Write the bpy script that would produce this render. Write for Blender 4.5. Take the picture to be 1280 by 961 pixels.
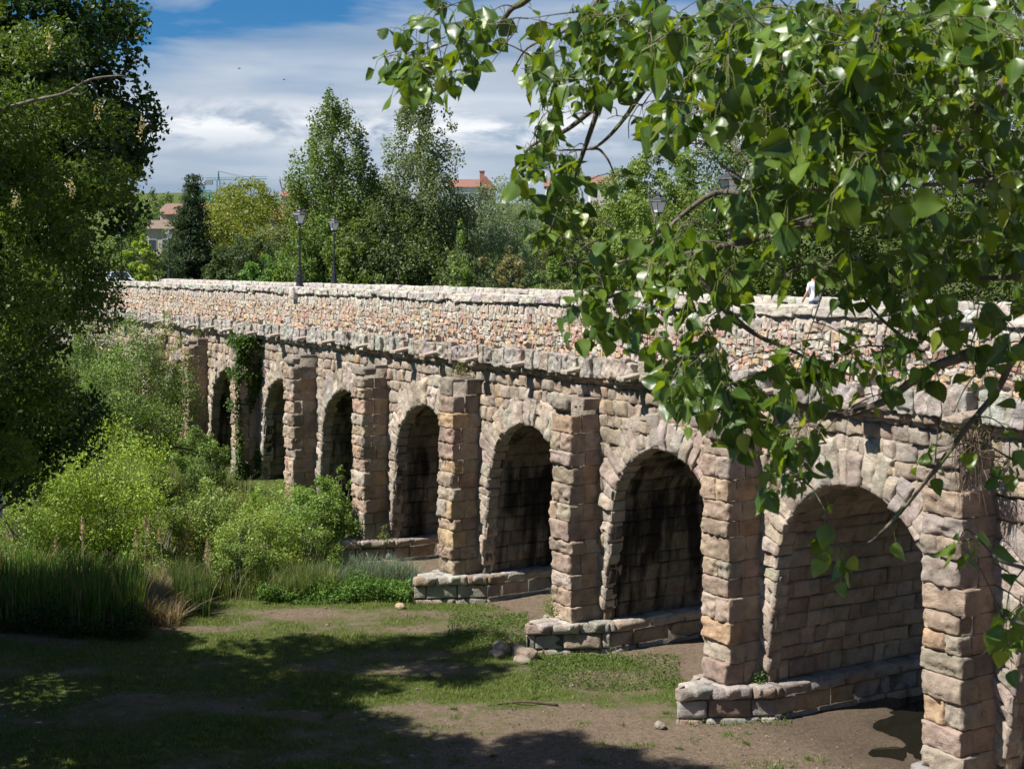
import bpy, math, random
import numpy as np

for o in list(bpy.data.objects):
    bpy.data.objects.remove(o)
SC = bpy.context.scene
COL = SC.collection
R_ = math.radians

# ------------------------------------------------------------------ camera, sky, sun, exposure
F_PX, CX, HY, CAMZ = 1778.0, 640.0, 332.0, 12.2      # focal length and horizon measured on the 1280 px photograph
cam = bpy.data.cameras.new("camera")
cam.lens = 36.0 * F_PX / 1280.0
cam.sensor_width = 36.0
cam.shift_y = -(480.5 - HY) / 1280.0
cam.clip_start, cam.clip_end = 0.1, 6000.0
cam.dof.use_dof = True
cam.dof.focus_distance = 45.0
cam.dof.aperture_fstop = 16.0
camo = bpy.data.objects.new("camera", cam)
camo.location = (0, 0, CAMZ)
camo.rotation_euler = (R_(90), 0, 0)
COL.objects.link(camo)
SC.camera = camo

TH = math.atan(1040.0 / F_PX)                         # bridge axis, left of the view axis
SI, CO = math.sin(TH), math.cos(TH)
AL, EL = R_(8.0), R_(52.0)
sx = -CO * math.cos(AL) - SI * math.sin(AL)
sy = -SI * math.cos(AL) + CO * math.sin(AL)
sun = bpy.data.lights.new("sun", 'SUN')
sun.energy = 4.8
sun.angle = R_(0.55)
sun.color = (1.0, 0.955, 0.88)
suno = bpy.data.objects.new("sun", sun)
from mathutils import Vector
SUN = Vector((sx * math.cos(EL), sy * math.cos(EL), math.sin(EL)))
suno.rotation_euler = SUN.to_track_quat('Z', 'Y').to_euler()
suno.location = (-40, -20, 60)
COL.objects.link(suno)

W = bpy.data.worlds.new("World")
SC.world = W
W.use_nodes = True
nt = W.node_tree
nt.nodes.clear()


def nd(tree, typ, **kw):
    n = tree.nodes.new(typ)
    for k, v in kw.items():
        if k.startswith('i_'):
            key = k[2:]
            key = int(key) if key.isdigit() else key.replace('_', ' ')
            n.inputs[key].default_value = v
        else:
            setattr(n, k, v)
    return n


def ramp(tree, stops, fac=None):
    n = tree.nodes.new('ShaderNodeValToRGB')
    el = n.color_ramp.elements
    while len(el) > 1:
        el.remove(el[-1])
    el[0].position, el[0].color = stops[0][0], stops[0][1]
    for p, c in stops[1:]:
        e = el.new(p)
        e.color = c
    if fac is not None:
        tree.links.new(fac, n.inputs[0])
    return n


def g(v):
    return (v, v, v, 1)


def mixc(tree, a, b, fac, mode='MIX'):
    n = tree.nodes.new('ShaderNodeMix')
    n.data_type = 'RGBA'
    n.blend_type = mode
    for sock, val in ((0, fac), (6, a), (7, b)):
        if hasattr(val, 'links'):
            tree.links.new(val, n.inputs[sock])
        elif sock == 0:
            n.inputs[0].default_value = val
        else:
            n.inputs[sock].default_value = (*val, 1) if len(val) == 3 else val
    return n.outputs[2]


def mth(tree, op, a, b=None, clamp=False):
    n = tree.nodes.new('ShaderNodeMath')
    n.operation = op
    n.use_clamp = clamp
    for i, v in enumerate((a, b)):
        if v is None:
            continue
        if hasattr(v, 'links'):
            tree.links.new(v, n.inputs[i])
        else:
            n.inputs[i].default_value = v
    return n.outputs[0]


def build_world():
    sky = nd(nt, 'ShaderNodeTexSky', sky_type='NISHITA', sun_disc=False)
    sky.sun_elevation = EL
    sky.sun_rotation = math.atan2(sx, sy)
    sky.altitude = 800
    sky.air_density = 1.0
    sky.dust_density = 0.6
    sky.ozone_density = 2.5
    tc = nd(nt, 'ShaderNodeTexCoord')
    sep = nd(nt, 'ShaderNodeSeparateXYZ')
    nt.links.new(tc.outputs['Generated'], sep.inputs[0])

    def noise(scale, detail, rough, off, dist=0.0):
        mp = nd(nt, 'ShaderNodeMapping')
        mp.inputs['Scale'].default_value = scale
        mp.inputs['Location'].default_value = off
        nt.links.new(tc.outputs['Generated'], mp.inputs[0])
        n = nd(nt, 'ShaderNodeTexNoise', i_Scale=1.0, i_Detail=detail, i_Roughness=rough, i_Distortion=dist)
        nt.links.new(mp.outputs[0], n.inputs['Vector'])
        return n.outputs[0]
    # thin high layer: more of it towards the horizon, a clear deep blue band above
    layer = noise((5, 3, 26), 6, 0.55, (1.3, 0.2, 0.4), 0.4)
    z = sep.outputs[2]
    x = sep.outputs[0]
    low = nd(nt, 'ShaderNodeMapRange', i_1=0.195, i_2=0.130, i_3=-0.16, i_4=0.30)
    zs = mth(nt, 'SUBTRACT', z, mth(nt, 'MULTIPLY', x, 0.16))
    nt.links.new(zs, low.inputs[0])
    m1 = mth(nt, 'ADD', layer, low.outputs[0])
    m1r = ramp(nt, [(0.36, g(0)), (0.50, g(0.55)), (0.75, g(0.92))], m1)
    # small bright heaps low in the sky
    heap = noise((13, 8, 40), 7, 0.6, (0.4, 2.2, 0.15), 0.3)
    band = nd(nt, 'ShaderNodeMapRange', i_1=0.075, i_2=0.095, i_3=0.0, i_4=1.0)
    nt.links.new(z, band.inputs[0])
    band2 = nd(nt, 'ShaderNodeMapRange', i_1=0.12, i_2=0.097, i_3=0.0, i_4=1.0)
    nt.links.new(z, band2.inputs[0])
    hb = mth(nt, 'MULTIPLY', band.outputs[0], band2.outputs[0])
    hm = ramp(nt, [(0.43, g(0)), (0.56, g(1))], heap)
    hmask = mth(nt, 'MULTIPLY', hm.outputs[0], hb)
    tone = noise((4, 3, 30), 4, 0.5, (7.0, 1.0, 3.0))
    ccol = ramp(nt, [(0.35, (3.7, 4.6, 5.9, 1)), (0.65, (6.6, 7.2, 8.1, 1))], tone)
    deep = mixc(nt, sky.outputs[0], (0.27, 0.68, 1.0), 1.0, 'MULTIPLY')
    c1 = mixc(nt, deep, ccol.outputs[0], m1r.outputs[0])
    c2 = mixc(nt, c1, (11.5, 11.6, 11.7), mth(nt, 'MULTIPLY', hmask, 0.8))
    bg = nd(nt, 'ShaderNodeBackground', i_Strength=0.053)
    nt.links.new(c2, bg.inputs[0])
    out = nd(nt, 'ShaderNodeOutputWorld')
    nt.links.new(bg.outputs[0], out.inputs[0])


build_world()
SC.view_settings.view_transform = 'Standard'
SC.view_settings.look = 'None'
SC.view_settings.exposure = 0.85
SC.view_settings.gamma = 1.0
SC.view_settings.use_curve_mapping = False
SC.cycles.max_bounces = 6
SC.cycles.diffuse_bounces = 3
SC.cycles.transparent_max_bounces = 4
SC.cycles.use_denoising = True

# ------------------------------------------------------------------ helpers
rng = np.random.default_rng(11)


def hsh(ix, iy, iz, seed):
    h = (ix.astype(np.int64) * 374761393 + iy.astype(np.int64) * 668265263 + iz.astype(np.int64) * 2147483647 + seed * 974711) & 0xffffffff
    h = ((h ^ (h >> 13)) * 1274126177) & 0xffffffff
    h = ((h ^ (h >> 16)) * 2246822519) & 0xffffffff
    return ((h ^ (h >> 15)) & 0xffff) / 65535.0


def vnoise(x, y, z, seed=0):
    x, y, z = np.broadcast_arrays(np.asarray(x, float), np.asarray(y, float), np.asarray(z, float))
    ix, iy, iz = np.floor(x), np.floor(y), np.floor(z)
    fx, fy, fz = x - ix, y - iy, z - iz
    fx, fy, fz = [f * f * (3 - 2 * f) for f in (fx, fy, fz)]
    r = 0
    for dx in (0, 1):
        for dy in (0, 1):
            for dz in (0, 1):
                w = (fx if dx else 1 - fx) * (fy if dy else 1 - fy) * (fz if dz else 1 - fz)
                r = r + w * hsh(ix + dx, iy + dy, iz + dz, seed)
    return r * 2 - 1


def fbm(x, y, z, seed=0, oct=3):
    r, a, f = 0, 1.0, 1.0
    for k in range(oct):
        r = r + a * vnoise(x * f, y * f, z * f, seed + k * 17)
        a *= 0.5
        f *= 2.03
    return r


def sstep(a, b, v):
    t = np.clip((v - a) / (b - a), 0, 1)
    return t * t * (3 - 2 * t)


class Geo:
    def __init__(self):
        self.v, self.c, self.f, self.n = [], [], [], 0

    def add(self, v, f, c):
        v = np.asarray(v, float).reshape(-1, 3)
        c = np.asarray(c, float)
        if c.ndim == 1:
            c = np.broadcast_to(c, (len(v), 3))
        self.v.append(v)
        self.c.append(c.reshape(-1, 3))
        if not isinstance(f, list):
            f = [f]
        for q in f:
            self.f.append(np.asarray(q, np.int64) + self.n)
        self.n += len(v)
        return self

    def build(self, name, mat, parent=None, origin=None, smooth=False):
        V = np.concatenate(self.v)
        C = np.concatenate(self.c)
        if parent is not None:
            po = np.array(parent['_o'])
            org = po if origin is None else np.array(origin, float)
        else:
            org = np.array((0., 0., 0.) if origin is None else origin, float)
        V = V - org
        me = bpy.data.meshes.new(name)
        me.vertices.add(len(V))
        me.vertices.foreach_set('co', V.astype(np.float32).ravel())
        loops = np.concatenate([q.ravel() for q in self.f])
        tot = np.concatenate([np.full(len(q), q.shape[1], np.int64) for q in self.f])
        st = np.concatenate([[0], np.cumsum(tot)[:-1]])
        me.loops.add(len(loops))
        me.loops.foreach_set('vertex_index', loops.astype(np.int32))
        me.polygons.add(len(tot))
        me.polygons.foreach_set('loop_start', st.astype(np.int32))
        me.polygons.foreach_set('loop_total', tot.astype(np.int32))
        me.polygons.foreach_set('use_smooth', np.full(len(tot), smooth))
        a = me.color_attributes.new('Col', 'FLOAT_COLOR', 'POINT')
        a.data.foreach_set('color', np.concatenate([C, np.ones((len(C), 1))], 1).astype(np.float32).ravel())
        me.update(calc_edges=True)
        me.validate()
        o = bpy.data.objects.new(name, me)
        COL.objects.link(o)
        me.materials.append(mat)
        if parent is not None:
            o.parent = parent
            o.location = tuple(org - po)
        else:
            o.location = tuple(org)
        o['_o'] = [float(q) for q in org]
        return o


def empty(name, loc, label=None, cat=None, group=None):
    o = bpy.data.objects.new(name, None)
    o.empty_display_size = 0.5
    o.location = loc
    COL.objects.link(o)
    o['_o'] = [float(q) for q in loc]
    return tag(o, label, cat, group)


def tag(o, label=None, cat=None, group=None, kind=None):
    for k, v in (('label', label), ('category', cat), ('group', group), ('kind', kind)):
        if v:
            o[k] = v
    return o


def P(px, py, d):
    return np.array(((px - CX) / F_PX * d, d, CAMZ - (py - HY) / F_PX * d))


def Bc(L, D, z):
    L, D, z = np.broadcast_arrays(np.asarray(L, float), np.asarray(D, float), np.asarray(z, float))
    return np.stack((-L * SI + D * CO, L * CO + D * SI, z), -1)


def toLD(x, y):
    return -x * SI + y * CO, x * CO + y * SI


def tube(geo, pts, rad, col, k=6):
    pts = np.asarray(pts, float)
    rad = np.broadcast_to(np.asarray(rad, float), (len(pts),))
    t = np.gradient(pts, axis=0)
    t /= np.linalg.norm(t, axis=1)[:, None] + 1e-9
    ref = np.array((0.31, 0.22, 0.93)) if abs(t[:, 2]).mean() < 0.8 else np.array((1., 0.1, 0.))
    a = np.cross(t, ref)
    a /= np.linalg.norm(a, axis=1)[:, None] + 1e-9
    b = np.cross(t, a)
    ang = np.arange(k) * 2 * math.pi / k
    V = pts[:, None] + rad[:, None, None] * (a[:, None] * np.cos(ang)[None, :, None] + b[:, None] * np.sin(ang)[None, :, None])
    n = len(pts)
    i = np.arange(n - 1)[:, None] * k
    j = np.arange(k)[None]
    q = np.stack((i + j, i + (j + 1) % k, i + k + (j + 1) % k, i + k + j), -1).reshape(-1, 4)
    geo.add(V.reshape(-1, 3), [q, np.arange(k)[None] + (n - 1) * k], col)


def smooth_path(pts, m=5):
    pts = np.asarray(pts, float)
    if len(pts) < 3:
        return np.linspace(pts[0], pts[-1], m + 1)
    out = []
    ext = np.vstack((2 * pts[0] - pts[1], pts, 2 * pts[-1] - pts[-2]))
    for i in range(len(pts) - 1):
        p0, p1, p2, p3 = ext[i:i + 4]
        for t in np.linspace(0, 1, m, endpoint=False):
            out.append(0.5 * ((2 * p1) + (-p0 + p2) * t + (2 * p0 - 5 * p1 + 4 * p2 - p3) * t * t + (-p0 + 3 * p1 - 3 * p2 + p3) * t ** 3))
    out.append(pts[-1])
    return np.array(out)


def box(geo, lo, hi, col, fn=None):
    x0, y0, z0 = lo
    x1, y1, z1 = hi
    v = np.array([(x, y, z) for x in (x0, x1) for y in (y0, y1) for z in (z0, z1)], float)
    q = np.array([(0, 1, 3, 2), (4, 6, 7, 5), (0, 4, 5, 1), (2, 3, 7, 6), (0, 2, 6, 4), (1, 5, 7, 3)])
    if fn:
        v = fn(v[:, 0], v[:, 1], v[:, 2])
    geo.add(v, q, col)


# ------------------------------------------------------------------ materials
def mat_base(name):
    m = bpy.data.materials.new(name)
    m.use_nodes = True
    t = m.node_tree
    return m, t, t.nodes['Principled BSDF']


def nz(t, scale, detail=4, rough=0.55, vec=None, mscale=None):
    n = nd(t, 'ShaderNodeTexNoise', i_Scale=scale, i_Detail=detail, i_Roughness=rough)
    tc = nd(t, 'ShaderNodeTexCoord')
    src = tc.outputs['Object']
    if mscale:
        mp = nd(t, 'ShaderNodeMapping')
        mp.inputs['Scale'].default_value = mscale
        t.links.new(src, mp.inputs[0])
        src = mp.outputs[0]
    t.links.new(src, n.inputs['Vector'])
    return n.outputs[0]


def stone_mat(name, patch=0.35, bump=0.8, stains=0.0, grime=0.35, scale=1.0):
    m, t, b = mat_base(name)
    at = nd(t, 'ShaderNodeAttribute', attribute_name='Col')
    fine = nz(t, 42 * scale, 6, 0.75)
    mid = nz(t, 6.5 * scale, 6, 0.72)
    blot = nz(t, 2.3 * scale, 4, 0.65)
    big = nz(t, 0.7, 3, 0.6)
    c = mixc(t, at.outputs['Color'], (0.33, 0.315, 0.285), mth(t, 'MULTIPLY', ramp(t, [(0.42, g(0)), (0.62, g(1))], mid).outputs[0], patch))
    c = mixc(t, c, ramp(t, [(0.30, (0.62, 0.56, 0.52, 1)), (0.52, g(1.0)), (0.72, (1.16, 1.14, 1.10, 1))], blot).outputs[0], 0.9, 'MULTIPLY')
    c = mixc(t, c, ramp(t, [(0.30, g(0.38)), (0.46, g(0.95)), (0.72, g(1.3))], fine).outputs[0], 0.85, 'MULTIPLY')
    c = mixc(t, c, (0.10, 0.085, 0.07), mth(t, 'MULTIPLY', ramp(t, [(0.48, g(0)), (0.68, g(1))], big).outputs[0], grime))
    if stains:
        s1 = nz(t, 1.0, 5, 0.6, mscale=(1.5, 1.5, 0.16))
        s2 = nz(t, 0.45, 2, 0.5)
        mk_ = ramp(t, [(0.50, g(0)), (0.54, g(.6)), (0.60, g(1))], mth(t, 'ADD', mth(t, 'MULTIPLY', s1, 0.7), mth(t, 'MULTIPLY', s2, 0.32)))
        c = mixc(t, c, (0.012, 0.011, 0.010), mth(t, 'MULTIPLY', mk_.outputs[0], stains))
    t.links.new(c, b.inputs['Base Color'])
    tc = nd(t, 'ShaderNodeTexCoord')
    vo = nd(t, 'ShaderNodeTexVoronoi', i_Scale=13 * scale)
    t.links.new(tc.outputs['Object'], vo.inputs['Vector'])
    pit = ramp(t, [(0.06, g(0)), (0.2, g(1))], vo.outputs['Distance'])
    vo2 = nd(t, 'ShaderNodeTexVoronoi', i_Scale=4.5 * scale)
    t.links.new(tc.outputs['Object'], vo2.inputs['Vector'])
    hgt = mth(t, 'ADD', mth(t, 'MULTIPLY', mid, 1.6), mth(t, 'ADD', mth(t, 'MULTIPLY', fine, 0.6), mth(t, 'ADD', mth(t, 'MULTIPLY', pit.outputs[0], 0.25), mth(t, 'MULTIPLY', vo2.outputs['Distance'], 0.5))))
    bp = nd(t, 'ShaderNodeBump', i_Strength=bump, i_Distance=0.10)
    t.links.new(hgt, bp.inputs['Height'])
    t.links.new(bp.outputs[0], b.inputs['Normal'])
    b.inputs['Roughness'].default_value = 0.92
    b.inputs['Specular IOR Level'].default_value = 0.2
    return m


def leaf_mat(name, rough=0.5, spec=0.35, trans=0.36, tcol=(1.5, 1.45, 0.5), var=0.35, nscale=3.0, veins=False):
    m, t, b = mat_base(name)
    at = nd(t, 'ShaderNodeAttribute', attribute_name='Col')
    n = nz(t, nscale, 2)
    c = mixc(t, at.outputs['Color'], ramp(t, [(0.3, g(1 - var)), (0.7, g(1 + var))], n).outputs[0], 1.0, 'MULTIPLY')
    t.links.new(c, b.inputs['Base Color'])
    if veins:
        uv = nd(t, 'ShaderNodeAttribute', attribute_name='blade')
        sp = nd(t, 'ShaderNodeSeparateXYZ')
        t.links.new(uv.outputs['Vector'], sp.inputs[0])
        au = mth(t, 'ABSOLUTE', sp.outputs[0])
        ph = mth(t, 'SUBTRACT', sp.outputs[1], mth(t, 'MULTIPLY', au, 0.75))
        wv = mth(t, 'ABSOLUTE', mth(t, 'SINE', mth(t, 'MULTIPLY', ph, 24.0)))
        side = ramp(t, [(0.0, g(1)), (0.22, g(0))], wv).outputs[0]
        rib = ramp(t, [(0.0, g(1)), (0.03, g(0))], au).outputs[0]
        vm = mth(t, 'MAXIMUM', mth(t, 'MULTIPLY', side, 0.18), rib)
        c = mixc(t, c, (0.17, 0.22, 0.07), mth(t, 'MULTIPLY', vm, 0.6))
        t.links.new(c, b.inputs['Base Color'])
    b.inputs['Roughness'].default_value = rough
    b.inputs['Specular IOR Level'].default_value = spec
    tr = nd(t, 'ShaderNodeBsdfTranslucent')
    t.links.new(mixc(t, c, tcol, 1.0, 'MULTIPLY'), tr.inputs[0])
    mx = nd(t, 'ShaderNodeMixShader', i_0=trans)
    t.links.new(b.outputs[0], mx.inputs[1])
    t.links.new(tr.outputs[0], mx.inputs[2])
    t.links.new(mx.outputs[0], t.nodes['Material Output'].inputs[0])
    return m


def plain_mat(name, rough=0.6, metal=0.0, spec=0.4, nscale=8.0, var=0.2, bump=0.0):
    m, t, b = mat_base(name)
    at = nd(t, 'ShaderNodeAttribute', attribute_name='Col')
    n = nz(t, nscale, 4)
    c = mixc(t, at.outputs['Color'], ramp(t, [(0.3, g(1 - var)), (0.7, g(1 + var))], n).outputs[0], 1.0, 'MULTIPLY')
    t.links.new(c, b.inputs['Base Color'])
    b.inputs['Roughness'].default_value = rough
    b.inputs['Metallic'].default_value = metal
    b.inputs['Specular IOR Level'].default_value = spec
    if bump:
        bp = nd(t, 'ShaderNodeBump', i_Strength=bump, i_Distance=0.03)
        t.links.new(n, bp.inputs['Height'])
        t.links.new(bp.outputs[0], b.inputs['Normal'])
    return m


def tile_mat(name):
    m, t, b = mat_base(name)
    at = nd(t, 'ShaderNodeAttribute', attribute_name='Col')
    n = nz(t, 3.0, 4, 0.7)
    wv = nd(t, 'ShaderNodeTexWave', i_Scale=2.2, i_Distortion=0.6)
    tc = nd(t, 'ShaderNodeTexCoord')
    t.links.new(tc.outputs['Object'], wv.inputs[0])
    c = mixc(t, at.outputs['Color'], ramp(t, [(0.3, g(0.65)), (0.7, g(1.25))], n).outputs[0], 1.0, 'MULTIPLY')
    t.links.new(c, b.inputs['Base Color'])
    bp = nd(t, 'ShaderNodeBump', i_Strength=0.5, i_Distance=0.08)
    t.links.new(wv.outputs[1], bp.inputs['Height'])
    t.links.new(bp.outputs[0], b.inputs['Normal'])
    b.inputs['Roughness'].default_value = 0.85
    return m


def ground_mat():
    m, t, b = mat_base('ground_soil_and_grass')
    at = nd(t, 'ShaderNodeAttribute', attribute_name='Col')
    n1 = nz(t, 1.7, 6, 0.7)
    n2 = nz(t, 14, 5, 0.7)
    n3 = nz(t, 55, 4, 0.75)
    n4 = nz(t, 5.0, 5, 0.7)
    sep = nd(t, 'ShaderNodeSeparateColor')
    t.links.new(at.outputs['Color'], sep.inputs[0])
    gm = mth(t, 'ADD', sep.outputs[0], mth(t, 'ADD', mth(t, 'MULTIPLY', mth(t, 'SUBTRACT', n1, 0.5), 0.9), mth(t, 'MULTIPLY', mth(t, 'SUBTRACT', n2, 0.5), 0.8)))
    gr = ramp(t, [(0.35, g(0)), (0.65, g(1))], gm)
    dirt = ramp(t, [(0.36, (0.06, 0.045, 0.032, 1)), (0.5, (0.20, 0.15, 0.105, 1)), (0.64, (0.34, 0.27, 0.195, 1))], mth(t, 'ADD', mth(t, 'MULTIPLY', n2, 0.45), mth(t, 'ADD', mth(t, 'MULTIPLY', n3, 0.3), mth(t, 'MULTIPLY', n4, 0.25))))
    grs = ramp(t, [(0.35, (0.05, 0.07, 0.017, 1)), (0.65, (0.135, 0.165, 0.042, 1))], mth(t, 'ADD', mth(t, 'MULTIPLY', n2, 0.55), mth(t, 'MULTIPLY', n3, 0.45)))
    wet = mixc(t, dirt.outputs[0], (0.055, 0.042, 0.030), sep.outputs[1])
    c = mixc(t, wet, grs.outputs[0], gr.outputs[0])
    t.links.new(c, b.inputs['Base Color'])
    bp = nd(t, 'ShaderNodeBump', i_Strength=0.8, i_Distance=0.12)
    t.links.new(mth(t, 'ADD', n2, mth(t, 'MULTIPLY', n3, 0.6)), bp.inputs['Height'])
    t.links.new(bp.outputs[0], b.inputs['Normal'])
    b.inputs['Roughness'].default_value = 0.95
    b.inputs['Specular IOR Level'].default_value = 0.15
    return m


M_STONE = stone_mat('weathered_granite')
M_BUTT = stone_mat('buttress_granite', patch=0.22, bump=0.65, grime=0.42, scale=1.25)
M_RUBBLE = stone_mat('rubble_masonry', patch=0.2, bump=0.5, grime=0.04, scale=1.5)
M_PARCAP = stone_mat('grey_coping_stone', patch=0.1, bump=0.6, grime=0.08, scale=1.3)
M_BARREL = stone_mat('stained_vault_stone', patch=0.3, bump=0.6, stains=0.9, grime=0.4)
M_BARREL2 = stone_mat('clean_vault_stone', patch=0.3, bump=0.6, stains=0.0, grime=0.35)
M_PAVE = stone_mat('paving_stone', patch=0.4, bump=0.2, grime=0.1)
M_LEAF = leaf_mat('tree_leaves')
M_NEAR = leaf_mat('glossy_poplar_leaf', rough=0.38, spec=0.6, trans=0.45, tcol=(1.9, 1.6, 0.35), var=0.25, nscale=14.0, veins=True)
M_STALK = leaf_mat('leaf_stalk', rough=0.5, spec=0.3, trans=0.2)
M_GRASS = leaf_mat('grass_blades', rough=0.55, spec=0.25, trans=0.3)
M_BARK = plain_mat('bark', 0.9, nscale=12, var=0.45, bump=0.8, spec=0.15)
M_IRON = plain_mat('black_iron', 0.45, 0.0, 0.5, var=0.15)
M_GLASS = plain_mat('frosted_lamp_glass', 0.25, 0.0, 0.6, var=0.1)
M_PLAS = plain_mat('rendered_wall', 0.9, nscale=1.5, var=0.15, bump=0.2)
M_TILE = tile_mat('clay_roof_tiles')
M_PAINT = plain_mat('painted_metal', 0.35, 0.0, 0.5, var=0.08)
M_SKIN = plain_mat('skin_and_cloth', 0.7, var=0.08)
M_GROUND = ground_mat()

# ------------------------------------------------------------------ terrain
def terrain(x, y):
    x, y = np.asarray(x, float), np.asarray(y, float)
    L, D = toLD(x, y)
    z = np.full(np.broadcast(x, y).shape, -1.0)
    z = z + sstep(62, 78, L) * 1.9 + sstep(78, 122, L) * 7.2 * sstep(-60, -10, x + 0 * y)
    z = z + sstep(-15, -27, x) * sstep(30, 44, y) * 1.6
    z = z + sstep(36, 80, D) * 2.0
    far = sstep(110, 620, y)
    z = z + far * (27.5 + 10.5 * sstep(-55, -125, x))
    near = 10.5 + (-1.0 - 10.5) * np.clip((y - 2.5) / 24.0, 0, 1)
    z = np.maximum(z, np.where(y < 26.5, near, -9))
    # shallow pool under the arch
    pool = sstep(1.0, 0.3, np.hypot((L - 28.5) / 3.7, (D - 33.2) / 5.6) + .30 * vnoise(x * .9, y * .9, 0 * x, 61) + .15 * vnoise(x * 2.3, y * 2.3, 0 * x, 62))
    z = z - 0.5 * pool
    u = 0.07 * vnoise(x * 0.6, y * 0.6, 0 * x, 5) + 0.035 * vnoise(x * 2.1, y * 2.1, 0 * x, 6)
    return z + u


def grassiness(x, y):
    """1 = grass, 0 = bare soil; patches with a shape of their own on the river bed."""
    L, D = toLD(x, y)
    n = fbm(x * 0.35, y * 0.6, 0 * x, 21, 4) * 0.34
    v = 0.73 + n
    px = CX + x / np.maximum(y, 1) * F_PX
    # bare, trodden soil close to the near piers and a mud strip by the tall plants
    v = v - 0.75 * sstep(44.0, 40.0, y + .12 * x) * sstep(-5.5, 1.0, x)
    v = v - 0.36 * np.exp(-((y - 54.3) / 0.7) ** 2) * sstep(-15.0, -11, x) * sstep(2.0, -1.0, x)
    v = v - 0.28 * np.exp(-((y - 46.3 + 0.1 * x) / 0.7) ** 2) * sstep(-16, -6, x)
    v = v - 0.28 * np.exp(-((y - 42.0) / 0.8) ** 2) * sstep(-16, -6, x)
    v = v + 0.25 * sstep(62, 70, y)
    return np.clip(v, 0, 1)


def build_ground():
    xs = np.unique(np.concatenate((np.linspace(-2500, -120, 14), np.linspace(-120, -30, 30), np.arange(-30, 22, 0.3), np.linspace(22, 120, 36), np.linspace(120, 2500, 14))))
    ys = np.unique(np.concatenate((np.linspace(-200, -5, 8), np.arange(-5, 32, 1.0), np.arange(32, 66, 0.3), np.arange(66, 130, 2.0), np.linspace(130, 700, 40), np.linspace(700, 3500, 12))))
    X, Y = np.meshgrid(xs, ys)
    Z = terrain(X, Y)
    G = grassiness(X, Y)
    L, D = toLD(X, Y)
    wet = sstep(1.25, 0.7, np.abs((L - 28.9) / 3.2)) * sstep(1.2, 0.7, np.abs((D - 31.6) / 5.4))
    far = sstep(66, 80, Y)
    G = G * (1 - far) + 1.1 * far
    G = G * (1 - sstep(26.8, 28.2, D) * sstep(38, 36, D) * sstep(62, 60, L))
    C = np.stack((G * (1 - 0.8 * wet), wet * 0.5, 0 * G), -1)
    ny, nx = X.shape
    i = np.arange(ny - 1)[:, None] * nx + np.arange(nx - 1)[None]
    q = np.stack((i, i + 1, i + nx + 1, i + nx), -1).reshape(-1, 4)
    ge = Geo()
    ge.add(np.stack((X, Y, Z), -1).reshape(-1, 3), q, C.reshape(-1, 3))
    tag(ge.build('ground', M_GROUND, smooth=True), kind='structure')
    m, t, b = mat_base('dark_pool_water')
    b.inputs['Base Color'].default_value = (0.012, 0.011, 0.007, 1)
    b.inputs['Roughness'].default_value = 0.06
    n = nz(t, 3.0, 3)
    bp = nd(t, 'ShaderNodeBump', i_Strength=0.08, i_Distance=0.05)
    t.links.new(n, bp.inputs['Height'])
    t.links.new(bp.outputs[0], b.inputs['Normal'])
    ge = Geo()
    a = np.linspace(0, 2 * math.pi, 48, endpoint=False)
    ge.add(Bc(28.7 + 3.2 * np.cos(a), 33.2 + 5.6 * np.sin(a), -1.11), np.arange(48)[None], (0.02, 0.02, 0.01))
    tag(ge.build('water', m), kind='structure')


build_ground()

# ------------------------------------------------------------------ masonry kit
GRID_F = np.array([0, .03, .09, .18, .28, .39, .5, .61, .72, .82, .91, .97, 1.0])
GRID_N = np.array([0, .035, .12, .3, .5, .7, .88, .965, 1.0])
PAL_PINK = [((0.45, 0.355, 0.27), 4), ((0.41, 0.31, 0.23), 3), ((0.46, 0.39, 0.32), 3), ((0.37, 0.30, 0.24), 2), ((0.47, 0.34, 0.215), 1)]
PAL_TAN = [((0.43, 0.325, 0.232), 4), ((0.40, 0.30, 0.222), 3), ((0.40, 0.335, 0.27), 3), ((0.45, 0.31, 0.19), 1.5), ((0.35, 0.265, 0.205), 3)]
PAL_RING = [((0.55, 0.465, 0.385), 4), ((0.50, 0.415, 0.335), 3), ((0.53, 0.43, 0.34), 2), ((0.47, 0.415, 0.355), 2)]
PAL_GREY = [((0.45, 0.42, 0.375), 4), ((0.40, 0.37, 0.335), 3), ((0.50, 0.455, 0.395), 2)]
PAL_RUBB = [((0.60, 0.51, 0.42), 6), ((0.62, 0.40, 0.30), 7), ((0.62, 0.45, 0.27), 4), ((0.56, 0.52, 0.465), 5), ((0.54, 0.33, 0.25), 1.5), ((0.66, 0.575, 0.475), 3)]
PAL_VAULT = [((0.42, 0.345, 0.26), 4), ((0.37, 0.305, 0.23), 3), ((0.46, 0.39, 0.30), 2), ((0.33, 0.275, 0.215), 1)]


def cols(n, pal, jit=0.08):
    w = np.array([p[1] for p in pal], float)
    c = np.array([p[0] for p in pal])[rng.choice(len(pal), n, p=w / w.sum())]
    return np.clip(c * (1 + rng.normal(0, jit, (n, 1))) * (1 + rng.normal(0, 0.03, (n, 3))), 0.02, 0.7)


def courses(sa, sb, ta, tb, hr, wr, gap=0.012):
    out = []
    t = ta
    while t < tb - 1e-3:
        h = rng.uniform(*hr)
        if tb - (t + h) < hr[0] * 0.6:
            h = tb - t
        s = sa - rng.uniform(0, wr[0])
        while s < sb:
            w = rng.uniform(*wr)
            out.append((max(s, sa) + gap, min(s + w, sb) - gap, t + gap, t + h - gap))
            s += w
        t += h
    out = np.array(out)
    return out[(out[:, 1] - out[:, 0]) > 0.05]


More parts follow.
